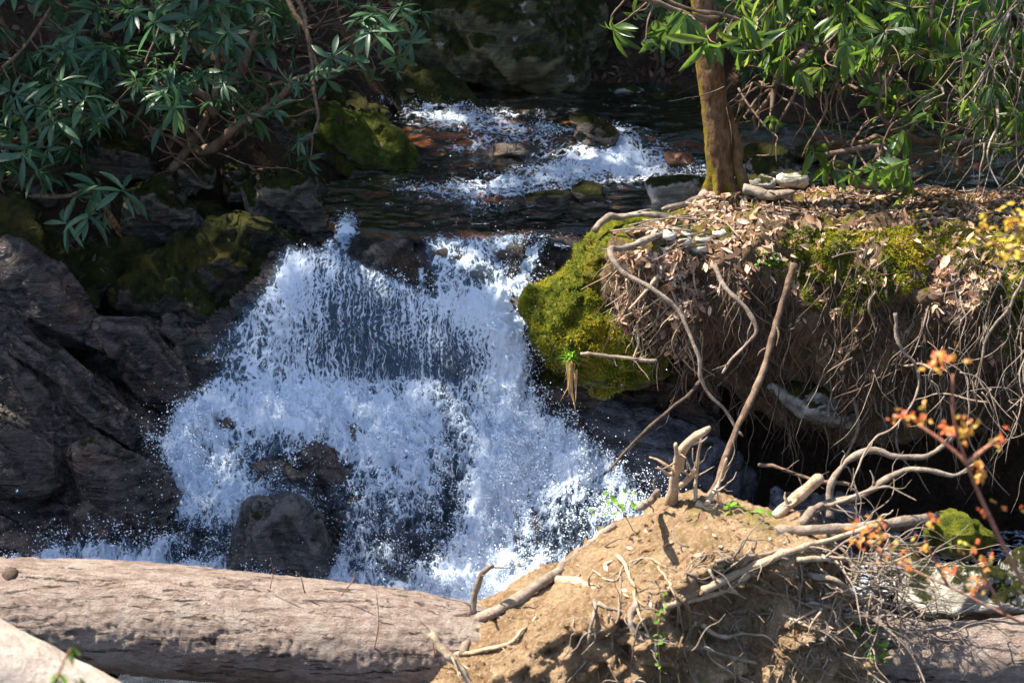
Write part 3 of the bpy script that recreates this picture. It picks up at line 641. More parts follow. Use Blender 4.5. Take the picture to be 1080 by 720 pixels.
rock([(-60, 190), (0, 198), (45, 215), (106, 300), (108, 322), (60, 330), (-60, 310)], 8.25, .7, 'rock_moss', 'big mossy slab at the left edge above the bare rock face', 'boulder', seed=15, vox=.02, amp=.03, name='boulder')
rock([(90, 130), (130, 122), (165, 150), (165, 185), (120, 195), (85, 180)], 9.3, .6, 'rock_dark', 'shadowed rock hidden among rhododendron leaves', seed=16)
rock([(-60, 110), (40, 115), (95, 160), (80, 215), (-60, 210)], 9.3, .8, 'rock_dark', 'dark outcrop behind the leaves at the left edge', seed=17, vox=.025)
for k, (pl, Yv, T, lb) in enumerate([
    ([(-90, 318), (0, 332), (70, 372), (140, 432), (186, 478), (178, 500), (110, 470), (40, 425), (-90, 372)], 7.52, .35, 'long narrow brown slab edge running diagonally down the left rock face'),
    ([(-90, 235), (-10, 238), (60, 280), (100, 330), (120, 375), (60, 352), (-90, 318)], 7.95, .4, 'dark wedge of rock under the mossy slab at the left edge'),
    ([(-90, 385), (10, 415), (60, 450), (75, 510), (30, 540), (-90, 500)], 7.2, .35, 'broad block of layered rock at the left edge, middle of the face'),
    ([(62, 452), (110, 470), (172, 500), (190, 530), (160, 560), (100, 545), (76, 515)], 7.22, .35, 'layered block with splashed edge just left of the foaming side stream'),
    ([(-90, 505), (20, 545), (70, 575), (60, 605), (-90, 610)], 7.02, .35, 'low dark block directly behind the left end of the big log'),
    ([(100, 335), (150, 340), (200, 400), (215, 445), (180, 455), (130, 400)], 7.85, .35, 'dark tilted block between the diagonal slab and the side stream'),
    ([(72, 520), (110, 552), (160, 566), (165, 592), (100, 600), (65, 580)], 7.05, .3, 'small wet block at the foot of the rock face above the pool')]):
    rock(pl, Yv, T, 'rock_face', lb, seed=200 + k, nrm=(0.52, -0.35, 0.78), amp=.028, freq=13, rough=.007, lump=.012, vox=.014, facets=5, bulge=.8, name='rock')
rock([(140, 335), (200, 325), (250, 345), (262, 372), (225, 400), (160, 380)], 8.25, .5, 'rock_bare', 'wet brown rock splashed by thin side streams left of the fall', seed=18, amp=.03, rough=.02)
rock([(170, 385), (225, 372), (250, 395), (235, 425), (205, 440), (175, 425)], 7.95, .4, 'rock_bare', 'low wet rock beside the foaming side pool', seed=19, amp=.02)
rock([(254, 530), (272, 500), (300, 492), (322, 508), (345, 545), (362, 590), (372, 640), (300, 660), (240, 625), (246, 580)], 6.93, .5, 'rock_wet', 'dark angular boulder standing in the foot of the waterfall', 'boulder', seed=21, amp=.03, lump=.03, name='boulder', nrm=(.7, -.4, .5))
rock([(268, 488), (300, 460), (350, 470), (378, 500), (340, 515), (290, 505)], 7.5, .3, 'rock_bare', 'half drowned rock behind the boulder in the fall', seed=22, amp=.02)
rock([(596, 118), (625, 114), (652, 145), (656, 166), (630, 168), (600, 148)], yw(164, .08), .45, 'rock_dark', 'dark leaning rock in midstream behind the white riffle', seed=23)
rock([(508, 154), (545, 149), (575, 156), (570, 164), (515, 164)], yw(162, .08), .25, 'rock_bare', 'flat dark stone barely out of the creek between two riffles', seed=24, lump=.01, amp=.006, rough=.005)
rock([(551, 205), (565, 199), (600, 200), (612, 212), (600, 220), (553, 216)], yw(216, .03), .28, 'rock_dark', 'low brown stone above the lip, nearest the waterfall', seed=25, lump=.01, amp=.008, rough=.006)
rock([(603, 200), (615, 191), (634, 195), (642, 207), (630, 214), (608, 212)], yw(211, .03), .25, 'rock_moss', 'little mossy stone right of the low brown stone', seed=26, lump=.01, amp=.008, rough=.006)
rock([(675, 200), (684, 190), (720, 186), (757, 190), (760, 214), (700, 218), (676, 212)], yw(214, .05), .45, 'rock_grey', 'flat grey rock with mossy side at the foot of the tree', seed=27, lump=.01, amp=.01, rough=.006)
rock([(700, 161), (720, 157), (738, 163), (735, 173), (704, 172)], yw(171, .1), .25, 'rock_rust', 'rust orange stone in the creek left of the tree trunk', seed=28, lump=.01, amp=.006, rough=.005)
for k, (pl, Yv, T, m, lb) in enumerate([
    ([(778, 155), (800, 149), (830, 153), (848, 163), (835, 170), (785, 168)], yw(168, .1), .35, 'rock_moss', 'dark mossy stone right of the trunk, farthest row'),
    ([(778, 172), (800, 163), (828, 166), (848, 178), (840, 188), (790, 188)], 9.0, .4, 'rock_grey', 'large grey stone with moss streak right of the trunk'),
    ([(836, 152), (852, 149), (868, 156), (870, 166), (842, 166)], yw(165, .1), .3, 'rock_moss', 'rounded mossy stone second right of the trunk in the far row'),
    ([(820, 186), (835, 180), (852, 184), (850, 193), (824, 194)], 8.75, .25, 'rock_pale', 'small pale cobble on the leafy bank top right of the grey stone'),
    ([(780, 190), (800, 183), (820, 188), (815, 198), (785, 198)], 8.65, .25, 'rock_pale', 'pale flat cobble just right of the trunk base'),
    ([(640, 92), (660, 86), (682, 92), (680, 104), (645, 104)], yw(103, .12), .4, 'rock_grey', 'grey rock at the foot of the far slope by the huge boulder'),
    ([(682, 100), (698, 95), (716, 100), (712, 110), (686, 110)], yw(108, .12), .3, 'rock_grey', 'small round rock on the far shore left of the trunk'),
    ([(870, 175), (884, 170), (898, 176), (892, 184), (872, 184)], 9.2, .25, 'rock_dark', 'dark little stone under the hanging leaves')]):
    rock(pl, Yv, T, m, lb, seed=70 + k, lump=.012, amp=.008, rough=.006)
moss_rock = rock([(552, 330), (554, 308), (580, 280), (608, 256), (640, 234), (690, 222), (735, 235), (735, 300), (710, 330), (700, 388), (668, 406), (632, 408), (606, 388), (580, 364), (560, 346)], 7.62, 1.0, 'rock_mossy_bright', 'rounded overhanging rock thick with yellow green moss right of the waterfall', 'boulder', seed=30, lump=.07, amp=.012, rough=.026, vox=.014, name='mossy_boulder', bulge=.72, facets=0)
rock([(556, 375), (600, 392), (660, 405), (690, 440), (640, 445), (585, 440), (562, 415)], 7.85, .5, 'rock_dark', 'shadowed dark rock under the mossy overhang', seed=31, vox=.018)
rock([(585, 425), (640, 402), (720, 436), (806, 490), (812, 600), (720, 620), (650, 500), (612, 452)], 7.45, .7, 'rock_slab', 'big smooth wet slab sloping under the root hung bank', 'slab', seed=32, lump=.015, amp=.012, rough=.006, vox=.02, nrm=(.1, -.7, .7), name='slab')
rock([(806, 500), (880, 520), (940, 560), (930, 620), (820, 620)], 7.2, .6, 'rock_slab', 'low wet stone in shadow beneath the bank behind the root ball', seed=33, vox=.02)
rock([(810, 405), (850, 398), (912, 418), (925, 436), (900, 450), (840, 438)], 7.42, .4, 'rock_grey', 'pale stone gripped by roots at the bottom of the soil bank', seed=34, lump=.01, amp=.01)
rock([(975, 552), (1000, 540), (1035, 545), (1050, 566), (1020, 584), (985, 580)], 6.9, .35, 'rock_mossy_bright', 'bright green mossy stone behind the root ball at the right', seed=35, lump=.01)
rock([(940, 605), (1000, 594), (1090, 600), (1095, 645), (1000, 648), (945, 640)], 6.3, .45, 'rock_pale', 'flat pale stone above the lower right log', seed=36, vox=.018)
rock([(1045, 590), (1080, 575), (1140, 585), (1140, 620), (1060, 622)], 6.7, .4, 'rock_grey', 'grey stone at the right edge behind the pale flat one', seed=37)
rock([(920, 580), (950, 570), (985, 582), (980, 600), (930, 604)], 6.7, .35, 'rock_grey', 'small grey stone between root ball and mossy green stone', seed=38)

# ---------------- right bank: undercut block of root bound soil ----------------
lip = [(1.0, 8.85), (0.86, 8.5), (0.74, 8.1), (0.58, 7.82), (0.60, 7.62), (0.80, 7.50), (1.15, 7.56), (1.5, 7.46), (1.9, 7.40), (2.3, 7.34), (2.7, 7.15), (3.3, 7.05), (4.2, 7.0), (6.5, 7.2), (6.5, 9.3), (4.0, 9.25), (2.6, 9.2), (1.6, 9.1), (1.0, 9.0)]
L = catmull(lip + [lip[0]], 4)[:, :2][:-1]; cen = np.array([2.8, 8.3])
def ring(off, z):
    d = np.roll(L, -1, 0) - np.roll(L, 1, 0); nrm = np.stack([d[:, 1], -d[:, 0]], 1); nrm /= np.linalg.norm(nrm, axis=1)[:, None]
    P = L + nrm * off * 1.0
    zz = np.full(len(P), z, float) if np.isscalar(z) else z
    back = sstep(8.3, 9.1, P[:, 1]); 
    return np.stack([P[:, 0], P[:, 1], zz - back * 0.20 * (zz > -.1)], 1)
deep = sstep(.8, 1.3, L[:, 0])
rs = [ring(-.30, .26), ring(-.10, .22), ring(0.0, .12), ring(.05, -.05), ring(.0, -.22 - .05 * deep), ring(-.10, -.34 - .22 * deep), ring(-.35, -.46 - .32 * deep)]
V = np.vstack(rs); n = len(L); F = []
for k in range(len(rs) - 1):
    F += [[k * n + a, k * n + (a + 1) % n, (k + 1) * n + (a + 1) % n, (k + 1) * n + a] for a in range(n)]
F += [list(range(n))[::-1], list(range((len(rs) - 1) * n, len(rs) * n))]
Vv, Nn, Ff = voxel(V, F, 0.022, 2)
front = sstep(8.2, 7.7, Vv[:, 1])
lo = fbm(Vv, 2.2, 3, seed=61); mid = fbm(Vv, 6.5, 4, 0.6, seed=62); fi = fbm(Vv * [1, 1, .35], 22, 4, 0.6, seed=63)
Vv = Vv + Nn * ((lo * .09 + mid * .06) * (0.35 + .8 * front) + fi * .022 * (0.5 + front))[:, None]
bank = tag(build('earth_bank', Vv, Ff, M['bank'], origin=np.array([2.5, 8, -.8])), kind='structure')
bank_bv = bvh_of(bank)

def scatter(bv, n, x0, x1, y0, y1, seed, cond=None, zmax=6.0):
    """points on a surface seen from above: drop vertically"""
    r = np.random.default_rng(seed); P = []; Nn = []
    for k in range(n):
        x, y = r.uniform(x0, x1), r.uniform(y0, y1); h = bv.ray_cast(Vector((x, y, zmax)), Vector((0, 0, -1)))
        if h[0] is None: continue
        p = np.array(h[0])
        if cond is not None and not cond(p, h[1]): continue
        P.append(p); Nn.append(np.array(h[1]))
    return np.array(P), np.array(Nn)
def scatter_px(bv, n, poly, seed):
    r = np.random.default_rng(seed); a = np.array(poly, float); P = []; Nn = []
    px = r.uniform(a[:, 0].min(), a[:, 0].max(), n * 3); py = r.uniform(a[:, 1].min(), a[:, 1].max(), n * 3); k = inpoly(px, py, poly); 
    for x, y in list(zip(px[k], py[k]))[:n]:
        d = Vector(ray(x, y)); h = bv.ray_cast(Vector((0, 0, CAMZ)), d.normalized())
        if h[0] is not None: P.append(np.array(h[0])); Nn.append(np.array(h[1]))
    return np.array(P), np.array(Nn)

# ---------------- fallen tree in front: log, root ball, roots ----------------
ft = empty('fallen_tree', (0.6, 6.1, -1.3)); tag(ft, 'uprooted tree lying across the foot of the waterfall, clay root ball on its right end', 'fallen tree')
cl = [at(-330, 612, 6.1), at(-50, 642, 6.1), at(120, 650, 6.1), at(250, 659, 6.08), at(400, 676, 6.05), at(520, 700, 6.05)]
P = catmull(cl, 80); r = np.linspace(.225, .225, len(P)); 
def log_obj(P, r, name, mat, parent, seed, amp=.012):
    V, F = tube_data(P, r, 170, 0, seed); N = V - np.repeat(P, 170, 0); N /= np.linalg.norm(N, axis=1)[:, None]
    q = V * [.6, 1, 1]
    d = amp * 1.4 * fbm(q, 2.2, 3, seed=seed) + amp * .25 * fbm(q, 12, 4, .62, seed=seed + 1) + amp * .32 * fbm(V, 45, 3, .7, seed=seed + 2) - amp * .6 * (sstep(.5, .7, fbm(V, 9, 4, seed=seed + 4)))
    return build(name, V + N * d[:, None], F, M[mat], parent)
log_bv = bvh_of(log_obj(P, r, 'trunk', 'log', ft, 71))
def ftube(par, name, pts, r0, r1, mat, seed, sides=9, knob=.12, wb=.012, nn=10, label=None):
    P = catmull(pts, nn); P = wob(P, wb, 6, seed); V, F = tube_data(P, np.linspace(r0, r1, len(P)) * (1 + 0.15 * fbm(P, 14, 3, seed=seed)) * np.concatenate([np.ones(len(P) - 2), [.93, .6]]), sides, knob * 1.3, seed)
    if sides >= 7 and len(P) > 14 and nn >= 10:                 # side rootlets fork off the main root
        mb_ = MB(); mb_.add(V, F); rf = np.random.default_rng(seed); rl_ = np.linspace(r0, r1, len(P))
        for q_ in range(rf.integers(2, 5)):
            i_ = int(rf.integers(4, len(P) - 3)); t_ = P[i_ + 1] - P[i_ - 1]; t_ /= np.linalg.norm(t_); s_ = rf.normal(0, 1, 3); s_ -= t_ * (s_ @ t_); s_ /= np.linalg.norm(s_); s_[1] = -abs(s_[1]) * .5
            L_ = rf.uniform(.05, .16); pp_ = [P[i_]]; dr = t_ * .8 + s_ * .8
            for w_ in range(4): dr = dr / np.linalg.norm(dr) + rf.normal(0, .3, 3); dr /= np.linalg.norm(dr); pp_.append(pp_[-1] + dr * L_ / 4)
            pp_ = catmull(pp_, 3); mb_.tube(pp_, np.linspace(rl_[i_] * .45, rl_[i_] * .12, len(pp_)), 5, .2, seed + q_)
        o = mb_.build(name, M[mat], par)
    else: o = build(name, V, F, M[mat], par)
    if label: o['label'] = label
    return o
def pxl(L3): return [at(a, b, c) for a, b, c in L3]
rb = pxl([(640, 563, 6.35), (668, 545, 6.4), (700, 528, 6.42), (735, 520, 6.4), (790, 535, 6.35), (850, 548, 6.25), (885, 590, 6.1), (590, 610, 6.25), (520, 655, 6.15), (470, 692, 6.02), (410, 712, 5.95),
          (600, 652, 5.78), (560, 690, 5.66), (700, 618, 5.72), (780, 592, 5.78), (862, 580, 5.9), (890, 640, 5.85), (905, 700, 5.8), (925, 760, 5.75), (850, 800, 5.6), (700, 800, 5.5), (560, 800, 5.5), (430, 800, 5.6), (400, 760, 5.75)])
back = [p + np.array([0, .55, -.35]) for p in rb[:11]]
v, f = hull(rb + back); Vv, Nn, Ff = voxel(v, f, 0.013, 3)
lo = fbm(Vv, 3.2, 3, seed=81); mid = fbm(Vv, 9, 4, .6, seed=82); fi = fbm(Vv, 30, 4, .65, seed=83)
up = sstep(.3, .8, Nn[:, 2])
Vv = Vv + Nn * (lo * .05 + mid * (.060 - .042 * up) + fi * (.016 - .009 * up) - (1 - up) * .11 * sstep(.0, .5, fbm(Vv, 5, 3, seed=85)) + (1 - up) * .035 * np.abs(fbm(Vv, 14, 3, seed=86)) + .012 * np.abs(fbm(Vv, 26, 3, seed=87)))[:, None]
for (hx_, hy_, hY, hr, hd) in ((775, 655, 5.74, .17, .13), (655, 690, 5.66, .12, .08), (850, 625, 5.84, .10, .07)):
    hc = at(hx_, hy_, hY); dd_ = np.linalg.norm(Vv - hc, axis=1); Vv[:, 1] += hd * np.exp(-(dd_ / hr) ** 2) * (1 + .6 * fbm(Vv, 9, 3, seed=88))
rball = build('soil_mass', Vv, Ff, M['clay'], ft); rb_bv = bvh_of(rball)
def onrb(px, py, lift=0.01, dflt=5.9): return cast(rb_bv, px, py, lift, dflt)
def rroot(path, r0, r1, mat='root_pale', seed=0, lift=.01, wb=.01, sides=8):
    """path: (px,py) lies on the clay, (px,py,Y) free in the air"""
    pts = [onrb(*q, lift=lift) if len(q) == 2 else at(*q) for q in path]
    return ftube(ft, 'root', pts, r0, r1, mat, seed, sides=sides, wb=wb)
rroot([(487, 690), (500, 655), (537, 637), (587, 604), (617, 576), (652, 553)], .024, .021, 'root', 91, .018)
rroot([(500, 650), (502, 625, 6.05), (508, 608, 6.02), (519, 596, 6.0)], .015, .010, 'root', 92)
rroot([(587, 612), (608, 612), (628, 621)], .02, .016, 'root_pale', 93, .012)
rroot([(478, 690), (530, 681), (552, 665), (567, 647)], .010, .005, 'root_pale', 94, .012)
rroot([(455, 668, 5.75), (469, 687, 5.72), (482, 700, 5.7), (500, 730, 5.65)], .018, .014, 'root_pale', 95)
rroot([(708, 530), (712, 500, 6.3), (716, 482, 6.28), (727, 466, 6.25), (748, 451, 6.22)], .028, .016, 'root_pale', 96, 0.0, .006)
rroot([(714, 500, 6.29), (712, 484, 6.24), (710, 466, 6.22)], .013, .009, 'root_pale', 97)
rroot([(716, 512, 6.28), (724, 505, 6.25), (731, 495, 6.22)], .015, .009, 'root_pale', 98)
rroot([(733, 528), (737, 500, 6.3), (740, 462, 6.26)], .009, .006, 'root_pale', 99)
rroot([(745, 533), (756, 510, 6.3), (765, 482, 6.28)], .010, .006, 'root_pale', 100)
rroot([(675, 535), (685, 528, 6.3), (693, 516, 6.28)], .016, .012, 'root', 101)
rroot([(735, 530), (750, 533), (762, 530, 6.3)], .017, .015, 'root_pale', 102)
rroot([(818, 545), (840, 525, 6.25), (866, 503, 6.2)], .027, .026, 'root_pale', 103, 0, .004)
rroot([(845, 553), (868, 530, 6.2), (913, 520, 6.15), (947, 499, 6.15), (980, 495, 6.1), (1008, 500, 6.1), (1032, 487, 6.1)], .018, .006, 'root', 104)
rroot([(868, 532, 6.2), (900, 522, 6.12), (935, 515, 6.1), (950, 518, 6.08), (968, 527, 6.05)], .009, .002, 'root', 105)
rroot([(742, 622), (765, 610), (788, 599), (815, 590), (847, 578), (885, 566, 5.95), (925, 552, 6.0)], .022, .009, 'root_pale', 106, .02)
rroot([(817, 560), (870, 559, 6.0), (930, 553, 6.05), (991, 543, 6.1)], .020, .018, 'root', 107, 0, .006)
rroot([(755, 592), (790, 584), (830, 578), (860, 582)], .008, .005, 'root', 108, .012)
rroot([(700, 640), (760, 622), (800, 600)], .016, .010, 'root_pale', 109, .01)
rroot([(845, 605), (880, 612, 5.8), (905, 630, 5.82), (935, 645, 5.85)], .013, .005, 'root', 110)
rroot([(840, 590), (880, 590, 5.85), (930, 596, 5.9), (965, 585, 5.95)], .012, .004, 'root_pale', 111)
rroot([(690, 690), (700, 676), (760, 690), (800, 700)], .010, .006, 'root', 112, .012)
rroot([(642, 648), (646, 680), (640, 715)], .008, .004, 'root', 113, .012)
rroot([(672, 640), (668, 660), (680, 690)], .020, .008, 'root', 114, .01)
r_ = np.random.default_rng(15)
for k in range(30):
    x, y = r_.uniform(620, 900), r_.uniform(585, 660); d_ = np.array([r_.normal(.2, .7), r_.uniform(.1, 1)]); d_ /= np.linalg.norm(d_); path = []
    for q in range(5): path.append((x, y)); x += d_[0] * 24; y += d_[1] * 24; d_ = d_ + r_.normal(0, .45, 2); d_ /= np.linalg.norm(d_)
    ra = r_.uniform(.004, .011); rroot([p for p in path if p[1] < 740], ra, ra * .35, ['root', 'root_pale', 'clay'][k % 3], 800 + k, .012, .012, 7) if path[1][1] < 740 else None
r_ = np.random.default_rng(5)
mbx = MB()
for k in range(230):                                             # the fine root hair of the plate reads as one mesh of threads
    px, py = r_.uniform(600, 930), r_.uniform(575, 730)
    if k % 3 == 0: px, py = r_.uniform(830, 940), r_.uniform(560, 700)
    p = cast(rb_bv, px, py, .006)
    if p is None: p = at(px, py, r_.uniform(5.75, 6.0))
    L_ = r_.uniform(.06, .28); d = np.array([r_.normal(.1, .8), r_.uniform(-.5, .0), r_.normal(-.15, .7)]); pts = [p]
    for q in range(5):
        d = d / np.linalg.norm(d) + r_.normal(0, .35, 3) + np.array([0, 0, -.18]); d /= np.linalg.norm(d)
        nx_ = pts[-1] + d * L_ / 5
        h = rb_bv.find_nearest(Vector(nx_))
        if h[0] is not None and h[3] < .1 and k % 2: nx_ = np.array(h[0]) + np.array([0, -.008, .002])
        pts.append(nx_)
    mbx.tube(catmull(pts, 3), np.linspace(r_.uniform(.0022, .0055), .001, 16), 5, 0)
o = mbx.build('root_hairs', M['root'], ft); o['kind'] = 'stuff'

kn = cast(log_bv, 9, 607, 0.0, 5.9); V, F = tube_data(catmull([kn + [0, .05, -.03], kn, kn + [-.004, -.012, .010]], 4), [.03, .03, .028, .026, .024, .020, .014, .010, .003], 12, .3, 5); build('knot', V, F, M['root_dark'], ft)
Pc_, Nc_ = scatter_px(rb_bv, 2600, [(440, 740), (480, 690), (620, 590), (700, 530), (850, 555), (890, 600), (910, 740)], 66)
kc = fbm(Pc_, 6, 3, seed=67) > -.1; Pc_ = Pc_[kc]; nq = len(Pc_); ico = bmesh.new(); bmesh.ops.create_icosphere(ico, subdivisions=1, radius=1); iv = np.array([q.co[:] for q in ico.verts]); fi_ = np.array([[q.index for q in w_.verts] for w_ in ico.faces]); ico.free()
sz = .0035 * np.exp(r_.normal(0, .6, nq)); fr = frames(r_.normal(0, 1, (nq, 3)), r_.normal(0, 1, (nq, 3))) * (sz[:, None, None] * r_.uniform(.6, 1.3, (nq, 1, 3)))
V, F = instance(iv, fi_, fr, Pc_); o = build('soil_crumbs', V, F, M['clay'], ft, smooth=False); o['kind'] = 'stuff'
# second log, nearer, lower left; third log lower right; far logs
def solo_log(name, pts, r0, r1, mat, label, seed, sides=90, amp=.01, nn=24):
    P = catmull(pts, nn); r = np.linspace(r0, r1, len(P))
    V, F = tube_data(P, r, sides, 0, seed); N = V - np.repeat(P, sides, 0); N /= np.linalg.norm(N, axis=1)[:, None]
    d = amp * 1.5 * fbm(V, 3, 3, seed=seed) + amp * fbm(V, 14, 5, .6, seed=seed + 1)
    o = build(name, V + N * d[:, None], F, M[mat]); return tag(o, label, 'log')
solo_log('fallen_log', [at(-300, 570, 4.75), at(-44, 712, 4.75), (at(114, 797, 4.75) + at(-44, 712, 4.75)) / 2, at(114, 797, 4.75), at(260, 875, 4.75)], .22, .22, 'log_pale', 'smooth pale log cutting the lower left corner', 120, amp=.004)
solo_log('fallen_log', [at(905, 690, 6.0), at(1000, 692, 6.0), at(1100, 690, 6.0), at(1260, 684, 6.0)], .15, .17, 'log', 'rough grey log at the lower right corner with a crack', 125)
solo_log('rotten_log', [at(700, 128, 11.4), at(850, 112, 11.2), at(1000, 128, 10.9), at(1150, 120, 10.8)], .13, .12, 'root_dark', 'long dark log in the shade across the far bank', 130, 24, .02)
solo_log('rotten_log', [at(780, 178, 10.2), at(820, 150, 10.3), at(900, 143, 10.4), at(1020, 152, 10.2)], .06, .07, 'root_dark', 'thin dead log lying behind the mossy stones', 131, 16, .012)
solo_log('dead_branch', [at(655, 92, 11.4), at(700, 78, 11.6), at(735, 66, 11.8)], .035, .025, 'stem', 'slanting dead branch on the far leafy slope left of the tree', 132, 10, .006)

# ---------------- the tree ----------------
tr = empty('young_tree', at(760, 208, 8.6)); tag(tr, 'young tree with yellow mossy left edge standing on the bank by the creek', 'tree')
P = catmull([at(763, 222, 8.62), at(761, 205, 8.62), at(760, 185, 8.62), at(757, 140, 8.62), at(750, 80, 8.62), at(744, 20, 8.62), at(735, -80, 8.65), at(722, -260, 8.7), at(700, -560, 8.8)], 14)
rr = np.interp(np.linspace(0, 1, len(P)), [0, .12, .25, .5, 1], [.098, .080, .071, .069, .05]); 
V, F = tube_data(P, rr, 56, 0, 1); Nn = V - np.repeat(P, 56, 0); Nn /= np.linalg.norm(Nn, axis=1)[:, None]
th = np.tile(np.arange(56) / 56 * 2 * math.pi, len(P)); fl = sstep(.35, 0.08, V[:, 2])
V = V + Nn * (fl * .05 * np.sin(th * 5 + 1) + .008 * fbm(V * [1, 1, .4], 14, 4, seed=5) + .004 * fbm(V, 50, 3, seed=6))[:, None]
build('trunk', V, F, M['trunk'], tr)
ftube(tr, 'trunk', pxl([(790, 208, 8.55), (783, 185, 8.58), (775, 150, 8.62), (768, 110, 8.66)]), .035, .018, 'trunk', 7, label='dead split slab of wood leaning against the trunk')
for k, pts in enumerate([[(752, 208, 8.55), (740, 222, 8.4), (728, 232, 8.3)], [(745, 206, 8.55), (725, 214, 8.5), (700, 218, 8.45)], [(775, 208, 8.55), (782, 222, 8.45), (800, 232, 8.3)], [(785, 200, 8.5), (810, 205, 8.45), (838, 200, 8.4)]]):
    ftube(tr, 'root', pxl(pts), .035, .012, 'root', 140 + k)
# crown of the tree, above the frame
def crown_leaves(C0, rad, n, size, seed, clump=1.1):
    r = np.random.default_rng(seed); P = r.normal(0, 1, (n * 3, 3)); P /= np.linalg.norm(P, axis=1)[:, None]; P = P * (r.random(n * 3) ** .45)[:, None] * rad + C0
    k = fbm(P, clump, 3, seed=seed) > -0.02; P = P[k][:n]; n = len(P)
    return leaf_cloud(P, size, r)
lv = np.array([(0, 0, 0), (.5, .32, .05), (1, 0, 0), (.5, -.32, .05)], float); lf = np.array([(0, 3, 2, 1)])
def leaf_cloud(P, size, r):
    n = len(P); d = r.normal(0, 1, (n, 3)); d[:, 2] -= .3
    fr = frames(d, r.normal(0, 1, (n, 3)) + [0, 0, 1]) * (size * r.uniform(.6, 1.3, n))[:, None, None]
    return instance(lv, lf, fr, P)

# loose branches and roots on the bank: each its own thing
def branch(L3, r0, r1, mat, label, seed, name='dead_branch', cat='branch', wb=.015, sides=8, nn=10):
    o = ftube(None, name, pxl(L3), r0, r1, mat, seed, sides=sides, wb=wb, nn=nn); return tag(o, label, cat)
branch([(706, 240, 7.65), (682, 253, 7.5), (657, 261, 7.42), (644, 266, 7.36), (648, 280, 7.28), (687, 304, 7.2), (718, 331, 7.15), (735, 367, 7.1), (744, 407, 7.08), (762, 433, 7.05), (785, 462, 7.0)], .016, .006, 'root', 'long crooked pale root curling from the bank lip down past the leaves', 150, 'exposed_root', 'root')
branch([(627, 243, 8.0), (640, 234, 8.05), (656, 229, 8.1), (680, 224, 8.1), (700, 227, 8.1), (716, 240, 8.0)], .018, .012, 'root', 'short thick root arching over the mossy boulder top', 151, 'exposed_root', 'root')
branch([(690, 240, 7.8), (692, 262, 7.6), (700, 285, 7.45)], .016, .008, 'root', 'root stub hanging over stones at the top of the lip', 152, 'exposed_root', 'root')
branch([(753, 280, 7.4), (771, 309, 7.3), (793, 335, 7.25), (795, 353, 7.22), (778, 372, 7.2), (762, 393, 7.18)], .013, .006, 'root', 'curved root looping out of the middle of the bank', 153, 'exposed_root', 'root')
branch([(738, 402, 7.2), (709, 429, 7.1), (673, 460, 7.0), (642, 500, 6.9)], .009, .006, 'root_dark', 'thin dark bent stick over the wet slab', 154)
branch([(838, 278, 7.3), (820, 335, 7.2), (807, 384, 7.1), (780, 447, 6.9), (758, 498, 6.7), (745, 530, 6.5)], .017, .012, 'stem', 'straight brown pole leaning from bank to root ball', 155, wb=.006)
branch([(612, 373, 7.3), (650, 377, 7.28), (693, 380, 7.25)], .008, .008, 'root', 'small straight stick lying level in front of the leaf heap', 156, wb=.006)
branch([(875, 545, 6.9), (880, 505, 6.95), (892, 491, 7.0), (913, 478, 7.0), (940, 480, 7.0), (972, 482, 7.0), (992, 474, 7.05), (1010, 455, 7.1)], .018, .012, 'root', 'grey arching root in the hollow under the bank', 157, 'exposed_root', 'root')
branch([(944, 330, 7.15), (946, 360, 7.12), (965, 385, 7.1), (968, 410, 7.1), (950, 445, 6.95), (925, 465, 6.85), (905, 500, 6.75), (898, 520, 6.7)], .008, .004, 'root', 'slim grey twig bending down the right of the bank', 158)
branch([(1080, 290, 6.9), (1062, 330, 6.9), (1045, 355, 6.92), (1035, 390, 6.95), (1030, 430, 7.0)], .008, .004, 'root', 'slim twig descending at the right edge of the bank', 159)
branch([(820, 575, 6.9), (900, 560, 6.9), (985, 548, 7.0)], .03, .03, 'root_dark', 'dark beam of driftwood behind the root ball', 160)
branch([(800, 490, 7.3), (850, 505, 7.2), (900, 512, 7.2)], .010, .010, 'stem', 'thin brown stick lying across the foot of the hollow', 161)

# fine hanging roots of the bank (could not be counted)
def hang(n, x0, x1, y0, y1, seed, mat, r0=.0035, Lm=.25, name='hanging_rootlets', lab='', step=6, out=.02):
    r = np.random.default_rng(seed); mb = MB()
    for k in range(n):
        px, py = r.uniform(x0, x1), r.uniform(y0, y1); p = cast(bank_bv, px, py, .01)
        if p is None: continue
        L_ = r.uniform(.3, 1.3) * Lm; pts = [p]; d = np.array([r.normal(0, .5), -.35, -.7]); sway = r.normal(0, .25)
        for q in range(step):
            d = d / np.linalg.norm(d) + np.array([r.normal(sway, .30), r.normal(0.02, .14), -.30]); d /= np.linalg.norm(d); pts.append(pts[-1] + d * L_ / step)
        P = catmull(pts, 3); ra = r0 * np.exp(r.normal(0, .45)); mb.tube(P, np.linspace(ra, ra * .35, len(P)), 4, 0)
    return tag(mb.build(name, M[mat]), lab, 'rootlets', kind='stuff')
hang(1100, 640, 1180, 275, 440, 201, 'root_dark', .0038, .24, lab='dark curtain of fine roots hanging from the undercut bank')
hang(210, 620, 1180, 250, 430, 202, 'root', .0030, .24, lab='pale fine roots and threads over the bank face')
hang(110, 640, 740, 265, 380, 203, 'root_pale', .0042, .20, lab='pale tangled roots around the leaf heap at the bank tip')
hang(60, 780, 1180, 380, 450, 204, 'root', .0032, .45, lab='long thin roots dangling into the dark hollow')

